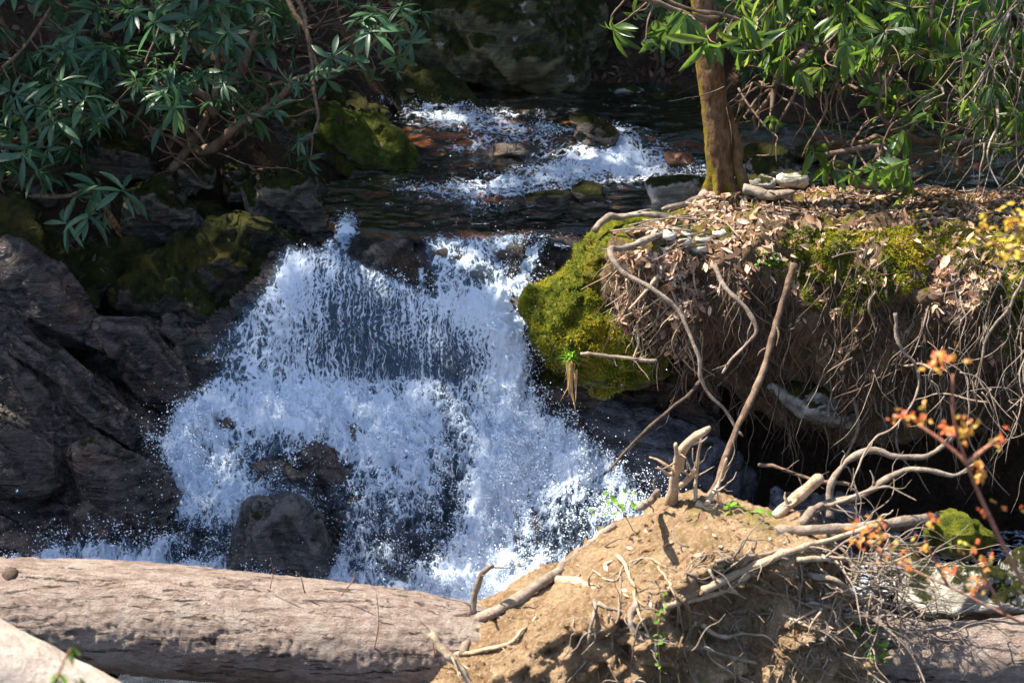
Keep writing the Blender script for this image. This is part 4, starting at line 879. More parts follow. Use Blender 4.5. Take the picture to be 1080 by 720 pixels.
# ---------------- leaf litter ----------------
lt_v = np.array([(0, 0, 0), (.33, .20, .07), (.33, -.20, .07), (.33, 0, 0), (.7, .17, .05), (.7, -.17, .09), (.7, 0, .02), (1, 0, .10)], float)
lt_v[:, 0] -= .5
lt_f = np.array([(0, 3, 1), (0, 2, 3), (1, 3, 6), (1, 6, 4), (2, 6, 3), (2, 5, 6), (4, 6, 7), (5, 7, 6)])
def litter(name, pts, nrm, size, mat, label, seed, tilt=.45):
    r = np.random.default_rng(seed); n = len(pts); nn = np.asarray(nrm) + r.normal(0, tilt, (n, 3)); d = np.cross(nn, r.normal(0, 1, (n, 3)))
    fr = frames(d, nn) * (size * np.clip(np.exp(r.normal(-.15, .42, n)), .2, 1.7))[:, None, None]; fr[:, :, 1] *= r.uniform(.5, 1.3, n)[:, None]; fr[:, :, 2] *= r.uniform(-1.5, 2.5, n)[:, None]
    v, f = instance(lt_v, lt_f, fr, np.asarray(pts) + nn / np.linalg.norm(nn, axis=1)[:, None] * .008)
    return tag(build(name, v, f, M[mat]), label, 'leaf litter', kind='stuff')
P1, N1 = scatter(bank_bv, 12000, .45, 4.2, 7.2, 9.3, 301)
nz = fbm(P1, 3.0, 3, seed=302); k = (nz > -.42) | (P1[:, 1] > 7.9)
litter('leaf_litter', P1[k], N1[k], .042, 'litter', 'pinkish brown dry leaves covering the top of the sunlit bank', 303, .36)
P2, N2 = scatter_px(bank_bv, 900, [(650, 268), (700, 262), (735, 275), (740, 330), (725, 375), (650, 378), (640, 340), (655, 300)], 304)
P3, N3 = scatter_px(bank_bv, 420, [(975, 270), (1030, 262), (1045, 300), (1020, 345), (985, 335)], 305)
P4, N4 = scatter_px(bank_bv, 500, [(700, 225), (840, 215), (1100, 210), (1100, 300), (830, 300), (700, 290)], 306)
litter('leaf_litter', np.vstack([P2, P3, P4]), np.vstack([N2, N3, N4]), .052, 'litter', 'dry leaves caught on the front of the bank among the roots', 307, .6)
P5, N5 = scatter(ground_bv, 12000, -4, 5.5, 8.9, 13.5, 308, cond=lambda p, n: p[2] > .12 and (p[1] > 11.2 or p[0] < -1.1))
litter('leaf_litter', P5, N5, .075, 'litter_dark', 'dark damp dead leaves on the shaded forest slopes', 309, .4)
P6, N6 = scatter_px(rb_bv, 130, [(480, 700), (620, 600), (700, 540), (850, 560), (900, 700), (700, 640)], 310)
litter('leaf_litter', P6, N6, .03, 'litter', 'few leaf scraps and crumbs on the clay root ball', 311, .4)
Pr, Nr = [], []
for o_ in rocks:
    if o_.location.x < -.4 and o_.location.y > 7.3:
        bb = bvh_of(o_); co = np.array([v_.co[:] for v_ in o_.data.vertices][::37]) + np.array(o_.location); p_, n_ = scatter(bb, 14, co[:, 0].min(), co[:, 0].max(), co[:, 1].min(), co[:, 1].max(), int(abs(o_.location.x * 1000)))
        if len(p_): Pr.append(p_); Nr.append(n_)
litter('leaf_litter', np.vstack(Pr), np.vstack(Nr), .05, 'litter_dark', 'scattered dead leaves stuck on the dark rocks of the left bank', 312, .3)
# crumbs / sticks on bank top
mb = MB(); r = np.random.default_rng(320)
for k in range(170):
    q = P1[r.integers(len(P1))]; a = r.uniform(0, math.pi); L_ = r.uniform(.05, .22); d = np.array([math.cos(a), math.sin(a), r.normal(0, .1)])
    mb.tube(wob(catmull([q - d * L_, q + [0, 0, .02], q + d * L_], 4), .01, 8, k), r.uniform(.002, .005), 5, 0)
tag(mb.build('twigs', M['root']), 'small sticks strewn over the leafy bank top', 'twigs', kind='stuff')
mb = MB(); r = np.random.default_rng(321)
def pebble(mb, p, s, seed):
    bm = bmesh.new(); bmesh.ops.create_icosphere(bm, subdivisions=2, radius=1); v = np.array([a.co[:] for a in bm.verts]); f = [[b.index for b in a.verts] for a in bm.faces]; bm.free()
    v = v * s * [1.2, .9, .65]; v = v * (1 + .25 * fbm(v + seed, 1 / s, 2, seed=seed))[:, None]; mb.add(v + p, f)
for k, (x, y) in enumerate([(705, 248), (718, 255), (728, 246), (742, 252), (716, 240), (735, 262), (760, 246), (752, 238), (700, 262), (722, 232)]):
    p = cast(bank_bv, x, y, 0)
    if p is None: continue
    mb = MB(); pebble(mb, p, r.uniform(.02, .045), k); o = mb.build('cobble', M['rock_pale']); tag(o, 'pale cobble embedded in the lip of the bank near the tree', 'stone', 'cobbles in the lip of the bank')

# moss tufts on mossy boulder and bank
mr_bv = bvh_of(moss_rock)
def tufts(name, P, Nn, size, label, seed, mat='moss_tuft'):
    r = np.random.default_rng(seed); n = len(P); d = Nn + r.normal(0, .7, (n, 3)); 
    fr = frames(d, r.normal(0, 1, (n, 3))) * (size * r.uniform(.5, 1.3, n))[:, None, None]
    v, f = instance(np.array([(0, .14, 0), (0, -.14, 0), (.6, -.10, .02), (1, 0, 0), (.6, .10, .02)], float), np.array([(0, 1, 2), (0, 2, 4), (4, 2, 3)]), fr, P)
    return tag(build(name, v, f, M[mat]), label, 'moss', kind='stuff')
Pm, Nm = scatter(mr_bv, 26000, .0, 1.1, 7.4, 8.9, 330); k = fbm(Pm, 7, 3, seed=331) > -.25
Pn, Nn_ = scatter_px(mr_bv, 7000, [(550, 300), (640, 300), (690, 360), (690, 420), (600, 420), (552, 370)], 332)
tufts('moss_cushion', np.vstack([Pm[k], Pn]), np.vstack([Nm[k], Nn_]), .016, 'soft yellow green moss on the boulder beside the waterfall', 333)
Pm, Nm = scatter_px(bank_bv, 24000, [(800, 270), (835, 238), (905, 245), (1000, 232), (1100, 225), (1100, 400), (1040, 360), (1030, 300), (985, 262), (975, 300), (900, 335), (850, 320)], 334); k = fbm(Pm, 5.5, 3, seed=335) > -0.5
tufts('moss_cushion', Pm[k], Nm[k], .021, 'olive and ochre moss draped over the front of the bank', 336)
Pm, Nm = scatter_px(bank_bv, 5000, [(600, 370), (620, 340), (700, 370), (720, 400), (640, 425), (600, 410)], 337)
if len(Pm): tufts('moss_cushion', Pm, Nm, .016, 'ochre moss on the underside of the bank tip', 338)

# ---------------- rhododendron shrubs ----------------
ts = np.array([0, .12, .35, .6, .82, 1.0]); ws = np.array([.012, .05, .115, .13, .085, .004])
def leaf_template(droop=.22, fold=.25, wmul=1.0):
    z = -droop * ts ** 2; w_ = ws * wmul
    v = []
    for t, w1, z1 in zip(ts, w_, z): v += [(t, w1, z1 + w1 * fold), (t, 0, z1), (t, -w1, z1 + w1 * fold)]
    f = []
    for k in range(len(ts) - 1):
        a = k * 3; f += [(a, a + 3, a + 4, a + 1), (a + 1, a + 4, a + 5, a + 2)]
    return np.array(v, float), np.array(f)
rl_v, rl_f = leaf_template(.24, .3, .85)
def rosettes(tips, axes, length, r, droop=0.0, nl=(7, 11)):
    D, U, S, Lc = [], [], [], []
    for p, a in zip(tips, axes):
        a = a / np.linalg.norm(a); t1 = np.cross(a, [0.31, .52, .8]); t1 /= np.linalg.norm(t1); t2 = np.cross(a, t1); n = r.integers(*nl); ph = r.uniform(0, 6.28)
        Ls = length * r.uniform(.5, 1.25)
        for k in range(n):
            th = ph + k * 6.283 / n + r.normal(0, .35); e = r.uniform(-.15, .6) - droop * r.uniform(.5, 1.3)
            d = (t1 * math.cos(th) + t2 * math.sin(th)) + a * e + np.array([0, 0, -droop * .8]); D.append(d); U.append(a + r.normal(0, .15, 3)); S.append(Ls * r.uniform(.65, 1.1)); Lc.append(p + r.normal(0, .006, 3))
    D = np.array(D); U = np.array(U); S = np.array(S); fr = frames(D, U) * S[:, None, None]
    fr[:, :, 1] *= r.uniform(.8, 1.2, len(S))[:, None]; fr[:, :, 2] *= r.uniform(.3, 2.2, len(S))[:, None]
    return instance(rl_v, rl_f, fr, np.array(Lc))
def shrub(label, limbs, tips, mat, length, seed, droop=.1, rad=.018, name='rhododendron', nl=(7, 11), up=.6, group=None, stem='stem'):
    r = np.random.default_rng(seed); base = np.array(limbs[0][0]); root = empty(name, base); tag(root, label, 'shrub', group)
    mb = MB(); nodes = []
    for k, lm in enumerate(limbs):
        P = wob(catmull(lm, 8), .05, 2.2, seed + k); rr = np.linspace(rad, rad * .45, len(P)); mb.tube(P, rr, 7, .15, seed); nodes += [(p, a) for p, a in zip(P, rr)]
    NP = np.array([n_[0] for n_ in nodes]); NR = np.array([n_[1] for n_ in nodes]); tips = np.array(tips)
    dist = np.array([np.min(np.linalg.norm(NP - t, axis=1)) for t in tips]); order = np.argsort(dist); axes = np.zeros_like(tips)
    for i in order:
        t = tips[i]; dd_ = np.linalg.norm(NP - t, axis=1); cost = dd_ + .25 * np.abs(dd_ - .3) + .01 / NR * .05; j = int(np.argmin(cost)); a = NP[j]
        m_ = (a + t) / 2 + r.normal(0, .12, 3) * dd_[j] + np.array([0, 0, -.12 * dd_[j]])
        P = catmull([a, m_, t], 5); ra = min(NR[j] * .8, .0045 + .006 * dd_[j]); rr = np.linspace(ra, .0028, len(P)); mb.tube(wob(P, .012, 9, seed + int(i)), rr, 5, 0.1, int(i))
        NP = np.vstack([NP, P[2:]]); NR = np.concatenate([NR, rr[2:]]); ax = P[-1] - P[-3]; axes[i] = ax / np.linalg.norm(ax) * .7 + np.array([0, -.12, up]) + r.normal(0, .28, 3)
    mb.build('branches', M[stem], root)
    v, f = rosettes(tips, axes, length, r, droop, nl); build('leaves', v, f, M[mat], root); return root
def tips_px(lst, Y0, Y1, seed, jit=6):
    r = np.random.default_rng(seed); return [at(x + r.normal(0, jit), y + r.normal(0, jit), r.uniform(Y0, Y1)) for x, y in lst]
def tips_poly(poly, n, Y0, Y1, seed, clump=None):
    r = np.random.default_rng(seed); a = np.array(poly, float); out = []
    while len(out) < n:
        x, y = r.uniform(a[:, 0].min(), a[:, 0].max()), r.uniform(a[:, 1].min(), a[:, 1].max())
        if inpoly([x], [y], poly)[0] and (clump is None or vnoise(np.array([[x / clump, y / clump, seed]]))[0] > -.15): out.append(at(x, y, r.uniform(Y0, Y1)))
    return out
LB1 = [(54, 83), (25, 95), (54, 112), (88, 105), (100, 125), (25, 154), (54, 158), (15, 130), (75, 140), (115, 120), (125, 100), (105, 85), (140, 88), (5, 175), (80, 128), (38, 112), (60, 180)]
LB1b = [(104, 200), (118, 218), (71, 233), (95, 225), (130, 205), (82, 205)]
LB2 = [(158, 79), (167, 108), (150, 125), (178, 90), (145, 60), (190, 45), (208, 25), (246, 33), (270, 25), (292, 17), (250, 62), (258, 88), (225, 50), (215, 75), (235, 10), (265, 5), (185, 15), (160, 30), (130, 50), (275, 50), (232, 85), (195, 100)]
LB3 = [(329, 67), (317, 83), (287, 108), (342, 83), (321, 146), (300, 154), (325, 160), (425, 33), (400, 42), (437, 38), (392, 79), (396, 8), (375, 62), (360, 78), (425, 10), (410, 60), (310, 70), (345, 60), (388, 28), (440, 15), (300, 90), (412, 80), (330, 100)]
fillA = [(-40, 60), (120, 40), (180, -20), (320, -20), (290, 40), (270, 60), (200, 120), (120, 130), (60, 190), (-40, 190)]
shrub('dense rhododendron at the top left corner over dark rocks', [pxl([(-60, 230, 9.3), (-20, 170, 9.1), (40, 130, 8.9), (90, 120, 8.7)]), pxl([(-60, 230, 9.3), (-30, 120, 9.2), (20, 60, 9.2), (60, -40, 9.3)]), pxl([(-40, 216, 8.9), (30, 216, 8.75), (70, 212, 8.6), (100, 208, 8.5)])],
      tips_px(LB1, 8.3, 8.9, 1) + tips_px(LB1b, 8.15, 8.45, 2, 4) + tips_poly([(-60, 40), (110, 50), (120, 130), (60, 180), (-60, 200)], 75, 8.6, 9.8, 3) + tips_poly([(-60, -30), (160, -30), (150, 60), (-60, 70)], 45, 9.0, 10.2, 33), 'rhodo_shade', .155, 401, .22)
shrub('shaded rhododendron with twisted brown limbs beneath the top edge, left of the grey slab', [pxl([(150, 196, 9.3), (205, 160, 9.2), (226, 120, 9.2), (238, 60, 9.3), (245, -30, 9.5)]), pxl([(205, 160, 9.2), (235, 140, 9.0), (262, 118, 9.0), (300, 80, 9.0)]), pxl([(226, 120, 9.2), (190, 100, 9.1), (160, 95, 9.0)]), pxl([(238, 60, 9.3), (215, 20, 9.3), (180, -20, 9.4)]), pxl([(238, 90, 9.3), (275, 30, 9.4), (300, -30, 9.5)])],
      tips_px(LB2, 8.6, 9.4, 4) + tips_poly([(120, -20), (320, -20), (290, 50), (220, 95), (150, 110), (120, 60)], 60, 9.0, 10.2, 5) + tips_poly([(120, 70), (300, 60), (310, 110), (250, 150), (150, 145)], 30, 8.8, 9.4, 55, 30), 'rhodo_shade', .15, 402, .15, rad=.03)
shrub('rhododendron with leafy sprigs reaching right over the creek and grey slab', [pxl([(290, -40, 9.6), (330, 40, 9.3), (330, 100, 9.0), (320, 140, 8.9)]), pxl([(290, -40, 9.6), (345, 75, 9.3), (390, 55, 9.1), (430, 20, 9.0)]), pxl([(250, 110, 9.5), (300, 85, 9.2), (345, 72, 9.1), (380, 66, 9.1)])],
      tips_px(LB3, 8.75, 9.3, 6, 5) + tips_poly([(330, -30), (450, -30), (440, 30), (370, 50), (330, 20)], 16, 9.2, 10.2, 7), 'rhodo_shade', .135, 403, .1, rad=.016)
RB = [(645, 21), (650, 30), (665, 15), (690, 35), (718, 21), (701, 25), (765, 21), (765, 43), (795, 47), (800, 62), (824, 34), (812, 119), (858, 47), (871, 68), (871, 94), (918, 64), (930, 38), (740, 40), (725, 50), (780, 30), (845, 20), (895, 45), (840, 75), (890, 20)]
RB2 = [(914, 115), (961, 38), (973, 55), (952, 85), (965, 115), (982, 123), (863, 170), (880, 165), (910, 166), (931, 187), (969, 179), (955, 172), (990, 15), (940, 110), (1000, 60), (985, 95), (925, 150), (945, 140), (900, 175)]
RB3 = [(1020, 26), (1015, 50), (1037, 85), (1016, 119), (1046, 90), (1071, 85), (1063, 115), (1046, 145), (1033, 120), (1067, 153), (1055, 170), (1025, 105), (1075, 40), (1050, 20), (1085, 130), (1040, 165), (1075, 178), (1000, 140)]
shrub('sunlit rhododendron branches hanging around the tree trunk top', [pxl([(960, 195, 8.9), (935, 150, 8.7), (930, 95, 8.6), (850, 50, 8.5), (760, 20, 8.4), (680, -10, 8.4)]), pxl([(935, 150, 8.7), (900, 160, 8.5), (860, 150, 8.3)]), pxl([(850, 50, 8.5), (822, 80, 8.3), (812, 112, 8.2)]), pxl([(760, 20, 8.4), (700, 20, 8.3), (650, 10, 8.2)])],
      tips_px(RB, 7.9, 8.5, 11) + tips_poly([(760, -30), (980, -30), (960, 60), (880, 100), (800, 60)], 70, 8.2, 9.3, 12, 40), 'rhodo', .15, 404, .8, rad=.02, up=.2)
shrub('rhododendron with low drooping sprays above the leafy bank, right of center top', [pxl([(1012, 185, 8.6), (1000, 140, 8.5), (985, 90, 8.5), (985, 20, 8.5), (990, -40, 8.6)]), pxl([(1000, 150, 8.5), (960, 150, 8.3), (930, 120, 8.2), (950, 60, 8.2)]), pxl([(1000, 150, 8.5), (950, 175, 8.2), (905, 190, 8.1), (930, 155, 8.0), (880, 170, 7.95), (855, 182, 7.9)])],
      tips_px(RB2, 7.75, 8.4, 13) + tips_poly([(900, -30), (1100, -30), (1100, 130), (1000, 150), (940, 100), (900, 40)], 50, 8.2, 9.2, 14, 45), 'rhodo', .15, 405, .75, rad=.022, up=.2)
shrub('rhododendron filling the top right corner with red brown stems', [pxl([(1035, 180, 8.4), (1040, 120, 8.4), (1050, 40, 8.4), (1060, -40, 8.5)]), pxl([(1062, 190, 8.4), (1070, 120, 8.4), (1090, 40, 8.4)])],
      tips_px(RB3, 7.7, 8.4, 15) + tips_poly([(1000, -30), (1160, -30), (1160, 190), (1060, 180), (1020, 100)], 60, 8.0, 9.2, 16), 'rhodo', .15, 406, .7, rad=.024, up=.2)
# dark understorey behind
shrub('dark evergreen shrub on the far slope behind the tree trunk', [pxl([(820, 140, 10.9), (810, 60, 10.9), (830, -30, 11)]), pxl([(820, 140, 10.9), (900, 100, 10.9), (950, -30, 11)]), pxl([(820, 140, 10.9), (950, 110, 10.7), (1040, 60, 10.6)])],
      tips_poly([(690, -30), (1150, -30), (1150, 130), (980, 120), (860, 90), (700, 60)], 210, 9.8, 11.6, 17), 'rhodo', .16, 407, .3, rad=.03)
shrub('dark evergreen shrub on the far slope behind the huge boulder', [pxl([(560, 40, 12.8), (600, -30, 12.8)]), pxl([(560, 40, 12.8), (470, 30, 12.6), (380, -20, 12.6)])],
      tips_poly([(300, -60), (700, -60), (690, 5), (560, -25), (440, 10), (330, 20)], 70, 11.6, 13.5, 18), 'rhodo_shade', .16, 408, .3, rad=.02)

# twiggy tangles: bare stems
def tangle(label, starts, n, Lm, seed, mat='root', grav=-.15, rad=.004, up=(0, 0, 1)):
    r = np.random.default_rng(seed); mb = MB()
    for k in range(n):
        a = np.array(starts[r.integers(len(starts))]) + r.normal(0, .12, 3) * [1, 1, .3]; d = np.array(up, float) + r.normal(0, .45, 3); L_ = Lm * r.uniform(.4, 1.2); pts = [a]
        for q in range(6):
            d = d / np.linalg.norm(d) + r.normal(0, .28, 3) + [0, 0, grav]; d /= np.linalg.norm(d); pts.append(pts[-1] + d * L_ / 6)
        ra = rad * np.exp(r.normal(0, .4)); mb.tube(catmull(pts, 3), np.linspace(ra, ra * .3, 19), 5, .1, k)
    return tag(mb.build('bare_twigs', M[mat]), label, 'twigs', kind='stuff')
tangle('grey bare twigs with lichen hanging at the far right edge', pxl([(1050, -20, 7.9), (1065, 20, 7.9), (1040, 60, 7.9), (1060, 100, 7.9), (1075, 150, 7.9)]), 90, .55, 501, 'root', -.25, .0035, (0, -.1, -.6))
tangle('brown bare stems in the dark under the left rhododendrons', pxl([(270, 130, 9.1), (200, 160, 9.2), (255, 90, 9.2), (150, 90, 9.3), (230, 150, 9.2)]), 28, .5, 502, 'stem', 0, .006, (0.2, 0, .5))
tangle('thin brown stems crossing under the right rhododendrons', pxl([(1010, 180, 8.4), (940, 120, 8.3), (860, 90, 8.3), (1040, 150, 8.3), (800, 90, 8.4), (960, 60, 8.2)]), 75, .6, 503, 'stem', -.1, .005, (-.5, -.1, .1))
tangle('dead sticks and roots lying on the far leafy slope', pxl([(300, 40, 10.8), (350, 20, 11.2), (680, 80, 11.5), (700, 100, 11.2), (320, 80, 10.5)]), 60, .6, 504, 'root_dark', 0, .009, (.8, 0, .15))
tangle('dry stems springing from the right end of the root ball', pxl([(900, 600, 5.9), (930, 620, 5.9), (905, 650, 5.85), (880, 575, 5.95), (940, 660, 5.9)]), 130, .42, 505, 'root', -.12, .0032, (.7, -.1, .1))
tangle('thin vines on the right side of the bank face', pxl([(1040, 300, 7.0), (1070, 350, 7.0), (980, 380, 7.1), (1080, 420, 7.0)]), 70, .45, 506, 'root', -.3, .003, (0, -.1, -.4))

# ---------------- small plants ----------------
lf_v, lf_f = leaf_template(.2, .3, 2.4)
def plant(name, label, cat, stems, leaves, size, mat, stem_r=.0025, stem='stem', seed=1, nl=3, group=None, upv=(0, -.3, .8)):
    """stems: list of polylines in world space; leaves: points"""
    r = np.random.default_rng(seed); root = empty(name, stems[0][0]); tag(root, label, cat, group); mb = MB()
    for s in stems:
        P = catmull(s, 6); mb.tube(P, np.linspace(stem_r, stem_r * .5, len(P)), 6, .1, seed)
    mb.build('stem', M[stem], root); n = len(leaves) * nl
    P = np.repeat(np.array(leaves), nl, 0) + r.normal(0, size * .15, (n, 3)); d = r.normal(0, 1, (n, 3)) + np.array(upv) * .6
    fr = frames(d, r.normal(0, .5, (n, 3)) + [0, -.5, 1]) * (size * r.uniform(.6, 1.25, n))[:, None, None]
    v, f = instance(lf_v, lf_f, fr, P); build('leaves', v, f, M[mat], root); return root
bud = 'bud'
st = [pxl([(1100, 640, 4.1), (1078, 612, 4.1), (1047, 552, 4.1), (1020, 490, 4.1), (1006, 440, 4.1), (1005, 395, 4.1)])]
sd = pxl([(1022, 490, 4.1), (1000, 470, 4.12), (968, 447, 4.15)]); se = pxl([(1020, 488, 4.1), (1038, 474, 4.1), (1052, 462, 4.1)])
r = np.random.default_rng(9)
def around(lst, Y, n=5, j=6, sd_=3): 
    r = np.random.default_rng(sd_); return [at(x + r.normal(0, j), y + r.normal(0, j), Y + r.normal(0, .02)) for x, y in lst for _ in range(n)]
plant('maple_sapling', 'thin red stemmed sapling with orange buds close in front, lower right', 'sapling', st + [sd, se], around([(997, 378), (990, 384)], 4.1, 11, 6) + around([(965, 441), (955, 438), (1012, 453), (1022, 455), (1052, 461), (1030, 495), (1000, 452)], 4.12, 8, 5) + around([(1040, 540), (1063, 536), (1030, 502)], 4.1, 3, 4), .019, bud, .0075, 'sapling', 2, 2)
s2 = [pxl([(1110, 672, 4.4), (1060, 648, 4.4), (1000, 618, 4.42), (940, 590, 4.45), (905, 565, 4.45)]), pxl([(1000, 618, 4.42), (985, 590, 4.42), (975, 570, 4.42)]), pxl([(1060, 648, 4.4), (1040, 610, 4.4), (1023, 582, 4.4)])]
plant('maple_sapling', 'leaning sapling twig with orange and red leaf tufts before the dead roots', 'sapling', s2, around([(905, 562), (918, 570), (925, 555), (935, 578)], 4.45, 10, 9, 5) + around([(953, 590), (974, 574), (983, 552), (1023, 580), (1040, 592), (1000, 600)], 4.42, 6, 5, 6) + around([(1032, 619)], 4.4, 12, 6, 7), .019, bud, .005, 'sapling', 3, 2)
s3 = [pxl([(1130, 300, 4.6), (1095, 275, 4.6), (1060, 262, 4.6), (1035, 250, 4.6)]), pxl([(1095, 275, 4.6), (1075, 245, 4.6), (1070, 232, 4.6)])]
plant('maple_sapling', 'yellow orange budding twig entering at the right edge above the bank', 'sapling', s3, around([(1070, 235), (1075, 250), (1055, 258), (1035, 246), (1078, 225), (1068, 270)], 4.6, 9, 9, 8), .020, 'bud_yellow', .004, 'sapling', 4, 2)
plant('vine', 'bright green thin vine climbing before the root ball', 'vine', [[onrb(697, 735, .08), onrb(696, 700, .08), onrb(694, 665, .08), onrb(700, 630, .08)]], [onrb(x, y, .08) for x, y in [(701, 628), (699, 636), (697, 648), (702, 640), (694, 668), (700, 676), (695, 655), (697, 700), (692, 690)]], .022, 'green', .002, 'stem', 5, 2)
g1 = [onrb(760, 538, .02), onrb(770, 536, .05), onrb(778, 534, .06)]
plant('seedling', 'small green seedling on the crest of the root ball left of the thick stub', 'seedling', [g1], g1[1:] + [onrb(790, 538, .04), onrb(800, 541, .05), onrb(808, 540, .05), onrb(768, 533, .07)], .034, 'green', .002, 'stem', 6, 3, upv=(0, -.2, 1))
w1 = pxl([(668, 560, 6.3), (660, 545, 6.3), (648, 528, 6.28), (640, 535, 6.28)])
plant('seedling', 'yellow green budding sprig against the white water left of the root ball', 'seedling', [w1, pxl([(660, 545, 6.3), (640, 528, 6.3), (625, 540, 6.3)])], around([(650, 527), (640, 530), (660, 522), (670, 528), (628, 540), (645, 545)], 6.28, 2, 4, 9), .028, 'green', .002, 'stem', 7, 2)
cl_ = [onrb(x, y, .03, 5.9) for x, y in [(905, 665), (915, 672), (925, 680), (932, 688), (922, 690), (910, 680), (898, 662), (935, 700)]]
plant('clover_patch', 'patch of fresh green leaves at the right foot of the root ball', 'plant', [cl_[:3]], [c + r.normal(0, .02, 3) for c in cl_ for _ in range(4)], .024, 'green', .0015, 'stem', 8, 3)
b1 = pxl([(50, 770, 3.6), (58, 725, 3.6), (66, 700, 3.6), (74, 684, 3.6)])
root = empty('rhododendron_seedling', b1[0]); tag(root, 'small drooping evergreen sprig in the bottom left corner before the pale log', 'seedling')
mb = MB(); mb.tube(catmull(b1, 6), np.linspace(.003, .002, 19), 6, .1); mb.build('stem', M['sapling'], root)
v, f = rosettes([b1[3], at(60, 712, 3.6), at(40, 722, 3.6), at(84, 718, 3.6)], [np.array([.1, -.2, 1])] * 4, .08, np.random.default_rng(12), .9, (5, 8)); build('leaves', v, f, M['rhodo'], root)
gr = cast(mr_bv, 602, 378, .01, 7.6)
root = empty('grass_tuft', gr); tag(root, 'bright green grass tuft with hanging brown straw at the tip of the mossy boulder', 'grass tuft')
r = np.random.default_rng(14); gl = np.array([(0, .035, 0), (0, -.035, 0), (.6, -.03, -.05), (.6, .03, -.05), (1, 0, -.25)], float); gf = np.array([(0, 1, 2), (0, 2, 3), (3, 2, 4)])
d = r.normal(0, .8, (60, 3)) + [0, -.3, .5]; v, f = instance(gl, gf, frames(d, np.tile([0, 0, 1.], (60, 1))) * .075, gr + r.normal(0, .012, (60, 3))); build('blades', v, f, M['green'], root)
d = r.normal(0, .10, (16, 3)) + [0, -.1, -1]; v, f = instance(gl, gf, frames(d, r.normal(0, 1, (16, 3))) * r.uniform(.08, .28, (16, 1, 1)), gr + r.normal(0, .012, (16, 3)) + [0, -.03, -.01]); build('straw', v, f, M['straw'], root)
P_, N_ = scatter_px(bank_bv, 60, [(790, 270), (820, 265), (822, 282), (795, 284)], 601)
plant('clover_patch', 'small green clover growing on the bank face above the brown pole', 'plant', [[P_[0], P_[0] + [0, -.02, .03], P_[1]]], [p + np.array([0, -.02, .01]) for p in P_[:14]], .022, 'green', .0015, 'stem', 9, 2)
# thin dead sprouts on the log
for k, (pts, lb) in enumerate([([(285, 620, 6.0), (288, 605, 5.98), (284, 590, 5.97)], 'tiny reddish sprout on the log, leftmost of the sprouts'), ([(322, 625, 5.98), (318, 610, 5.97), (312, 603, 5.97)], 'tiny reddish sprout on the log, beside the leftmost sprout'),
                               ([(360, 628, 5.97), (372, 610, 5.95), (370, 600, 5.95)], 'thin curved dry twig standing on the middle of the log'), ([(395, 690, 5.85), (400, 660, 5.82), (397, 625, 5.82)], 'upright dark twig growing before the pale patch of the log'),
                               ([(458, 695, 5.85), (455, 670, 5.82), (438, 650, 5.82)], 'thin dark twig arching next to the root ball')]):
    tag(ftube(None, 'sprout', pxl(pts), .003, .0012, 'sapling', 700 + k, 5, wb=.006), lb, 'twig', 'sprouts on the fallen log')

# ---------------- unseen trees added to shade the left bank and the creek ----------------
def surf(x, y):
    z = ground_z(x, y); f = (x > -2.2) & (x < .9) & (y < 8.45); zf = np.interp(y, [6.8, 7.05, 7.4, 7.7, 7.95, 8.1, 8.3, 8.45], [-1.27, -1.22, -1.05, -.82, -.68, -.4, -.2, 0]); z = np.where(f, np.maximum(z, zf), z)
    z = np.where((x > -1.3) & (x < 5) & (y > 8.45) & (y < 11.6), np.maximum(z, 0.05), z)
    z = np.where((x < -1.2) & (y < 9), np.maximum(z, np.interp(x, [-3, -1.3], [.2, -.6])), z)
    z = np.where((x > .45) & (y > 7.35) & (y < 9.3), .24, z); return z
LIT = [(548, 335), (552, 296), (590, 252), (630, 222), (670, 208), (690, 180), (760, 172), (1400, 160), (1400, 900), (-400, 900), (-400, 640), (470, 660), (600, 520), (640, 440), (560, 395)]
r = np.random.default_rng(77); n = 170000
g = np.stack([r.uniform(-6, 6.5, n), r.uniform(6.6, 15.5, n), np.zeros(n)], 1); g[:, 2] = surf(g[:, 0], g[:, 1]); qx, qy = proj(g)
keep = ~inpoly(qx, qy, LIT) & ~((g[:, 0] > .45) & (g[:, 1] > 7.2) & (g[:, 1] < 9.0))
hole = fbm(g * [1, 1, 0], 4.5, 3, seed=700)
dap = np.full(n, 9.0); cr_ = (qy > 115) & (qy < 245) & (qx > 400) & (qx < 700); dap[cr_] = .20
mrk = inpoly(qx, qy, [(325, 100), (390, 105), (445, 150), (440, 195), (375, 195), (325, 150)]); dap[mrk] = -.35
lfz = (qx < 460) & (qy < 110); dap[lfz] = .40; lr = (qx < 330) & (qy >= 110) & (qy < 560); dap[lr] = .46
bg = (qy < 110) & (qx > 440); dap[bg] = .5
keep &= hole < dap
onfall = inpoly(qx, qy, FALL) & (qx > 190); keep &= ~onfall | (r.random(n) < .62)
g = g[keep][:52000]; n = len(g); zt = r.uniform(7.0, 9.5, n) + np.clip(g[:, 1] - 10, 0, 6) * .2; t = (zt - g[:, 2]) / SUN[2]; Pc = g + SUN[None] * t[:, None]  # crown leaves set up the sun ray from each spot to be shaded
trunks = [(-8.5, 11.0), (-4.0, 18.5), (2.5, 18.0)]; lab = ['unseen tree added for shade, leaning in from the left bank', 'unseen tree added for shade on the slope behind the huge boulder', 'unseen tree added for shade on the slope behind the right shrubs']
own = np.argmin(np.stack([np.hypot(Pc[:, 0] - a, Pc[:, 1] - b) for a, b in trunks], 1), 1)
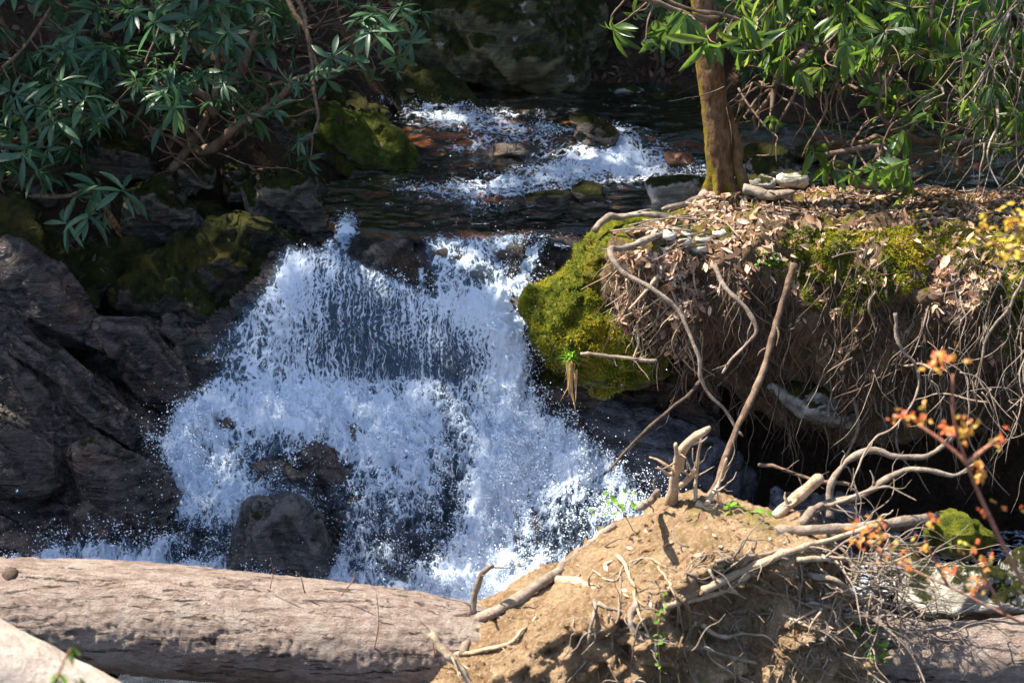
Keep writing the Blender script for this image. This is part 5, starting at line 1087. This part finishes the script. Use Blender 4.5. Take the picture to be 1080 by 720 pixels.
for k, (tx, ty) in enumerate(trunks):
    z0 = float(ground_z(tx, ty)) - .1; root = empty('unseen_tree', (tx, ty, z0)); tag(root, lab[k], 'tree')
    top = Pc[own == k].mean(0); Pt = catmull([(tx, ty, z0), (tx + .1, ty, z0 + 1.5), (tx * .9 + top[0] * .1, ty * .9 + top[1] * .1, z0 + 4), ((tx + top[0]) / 2, (ty + top[1]) / 2, top[2] + .2)], 8)
    V, F = tube_data(Pt, np.linspace(.2, .06, len(Pt)), 16, .1, k); build('trunk', V, F, M['root_dark'], root)
    mb = MB(); pp = Pc[own == k]
    for q in range(16):
        e = pp[r.integers(len(pp))]; a = Pt[r.integers(10, len(Pt))]; mb.tube(wob(catmull([a, (a + e) / 2 + [0, 0, .4], e], 6), .05, 2, q), np.linspace(.05, .01, 13), 6, .1)
    mb.build('branches', M['root_dark'], root)
    v, f = leaf_cloud(pp, .17, r); build('crown', v, f, M['crown'], root)
# trees standing on the slope behind, crowns above the picture
for k, (tx, ty, lb_) in enumerate([(-3.6, 14.6, 'leafy tree on the slope behind the left shrubs'), (-.2, 14.8, 'leafy tree on the slope straight behind the huge boulder'), (3.2, 14.4, 'leafy tree on the slope behind the young tree'), (6.6, 14.0, 'leafy tree on the slope at the far right')]):
    z0 = float(ground_z(tx, ty)) - .1; root = empty('unseen_tree', (tx, ty, z0)); tag(root, lb_, 'tree'); cc = np.array([tx, ty - .3, z0 + 4.2])
    P = cc + r.normal(0, 1, (5200, 3)) * [1.35, 1.0, 1.15]; P = P[P[:, 2] > z0 + .8]
    V, F = tube_data(catmull([(tx, ty, z0), (tx + .1, ty, z0 + 2), (tx, ty - .2, z0 + 5)], 8), np.linspace(.16, .05, 17), 14, .1, k); build('trunk', V, F, M['root_dark'], root)
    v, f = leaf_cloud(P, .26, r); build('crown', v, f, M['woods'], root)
# the wood on the hillside behind: reads as one mass, seen only in reflections and from the side
r = np.random.default_rng(88); n = 30000; Pw = np.stack([r.uniform(-12, 12, n), r.uniform(12.6, 20, n), np.zeros(n)], 1); Pw[:, 2] = ground_z(Pw[:, 0], Pw[:, 1]) + r.uniform(.0, 1, n) ** 1.2 * (3.5 + 1.5 * fbm(Pw * [1, 1, 0], .5, 2, seed=5))
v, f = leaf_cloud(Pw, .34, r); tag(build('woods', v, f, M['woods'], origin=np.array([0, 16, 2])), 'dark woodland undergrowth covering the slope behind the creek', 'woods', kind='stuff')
# crown of the young tree, high above the bank
pc = np.array([.85, 8.9, 4.6]) + r.normal(0, 1, (2500, 3)) * [.7, .6, .5]; pc = pc[pc[:, 2] > 3.4]; v, f = leaf_cloud(pc[:1400], .12, r); build('crown', v, f, M['crown'], tr)
print('TRIS', sum(len(o.data.polygons) for o in bpy.data.objects if o.type == 'MESH'))
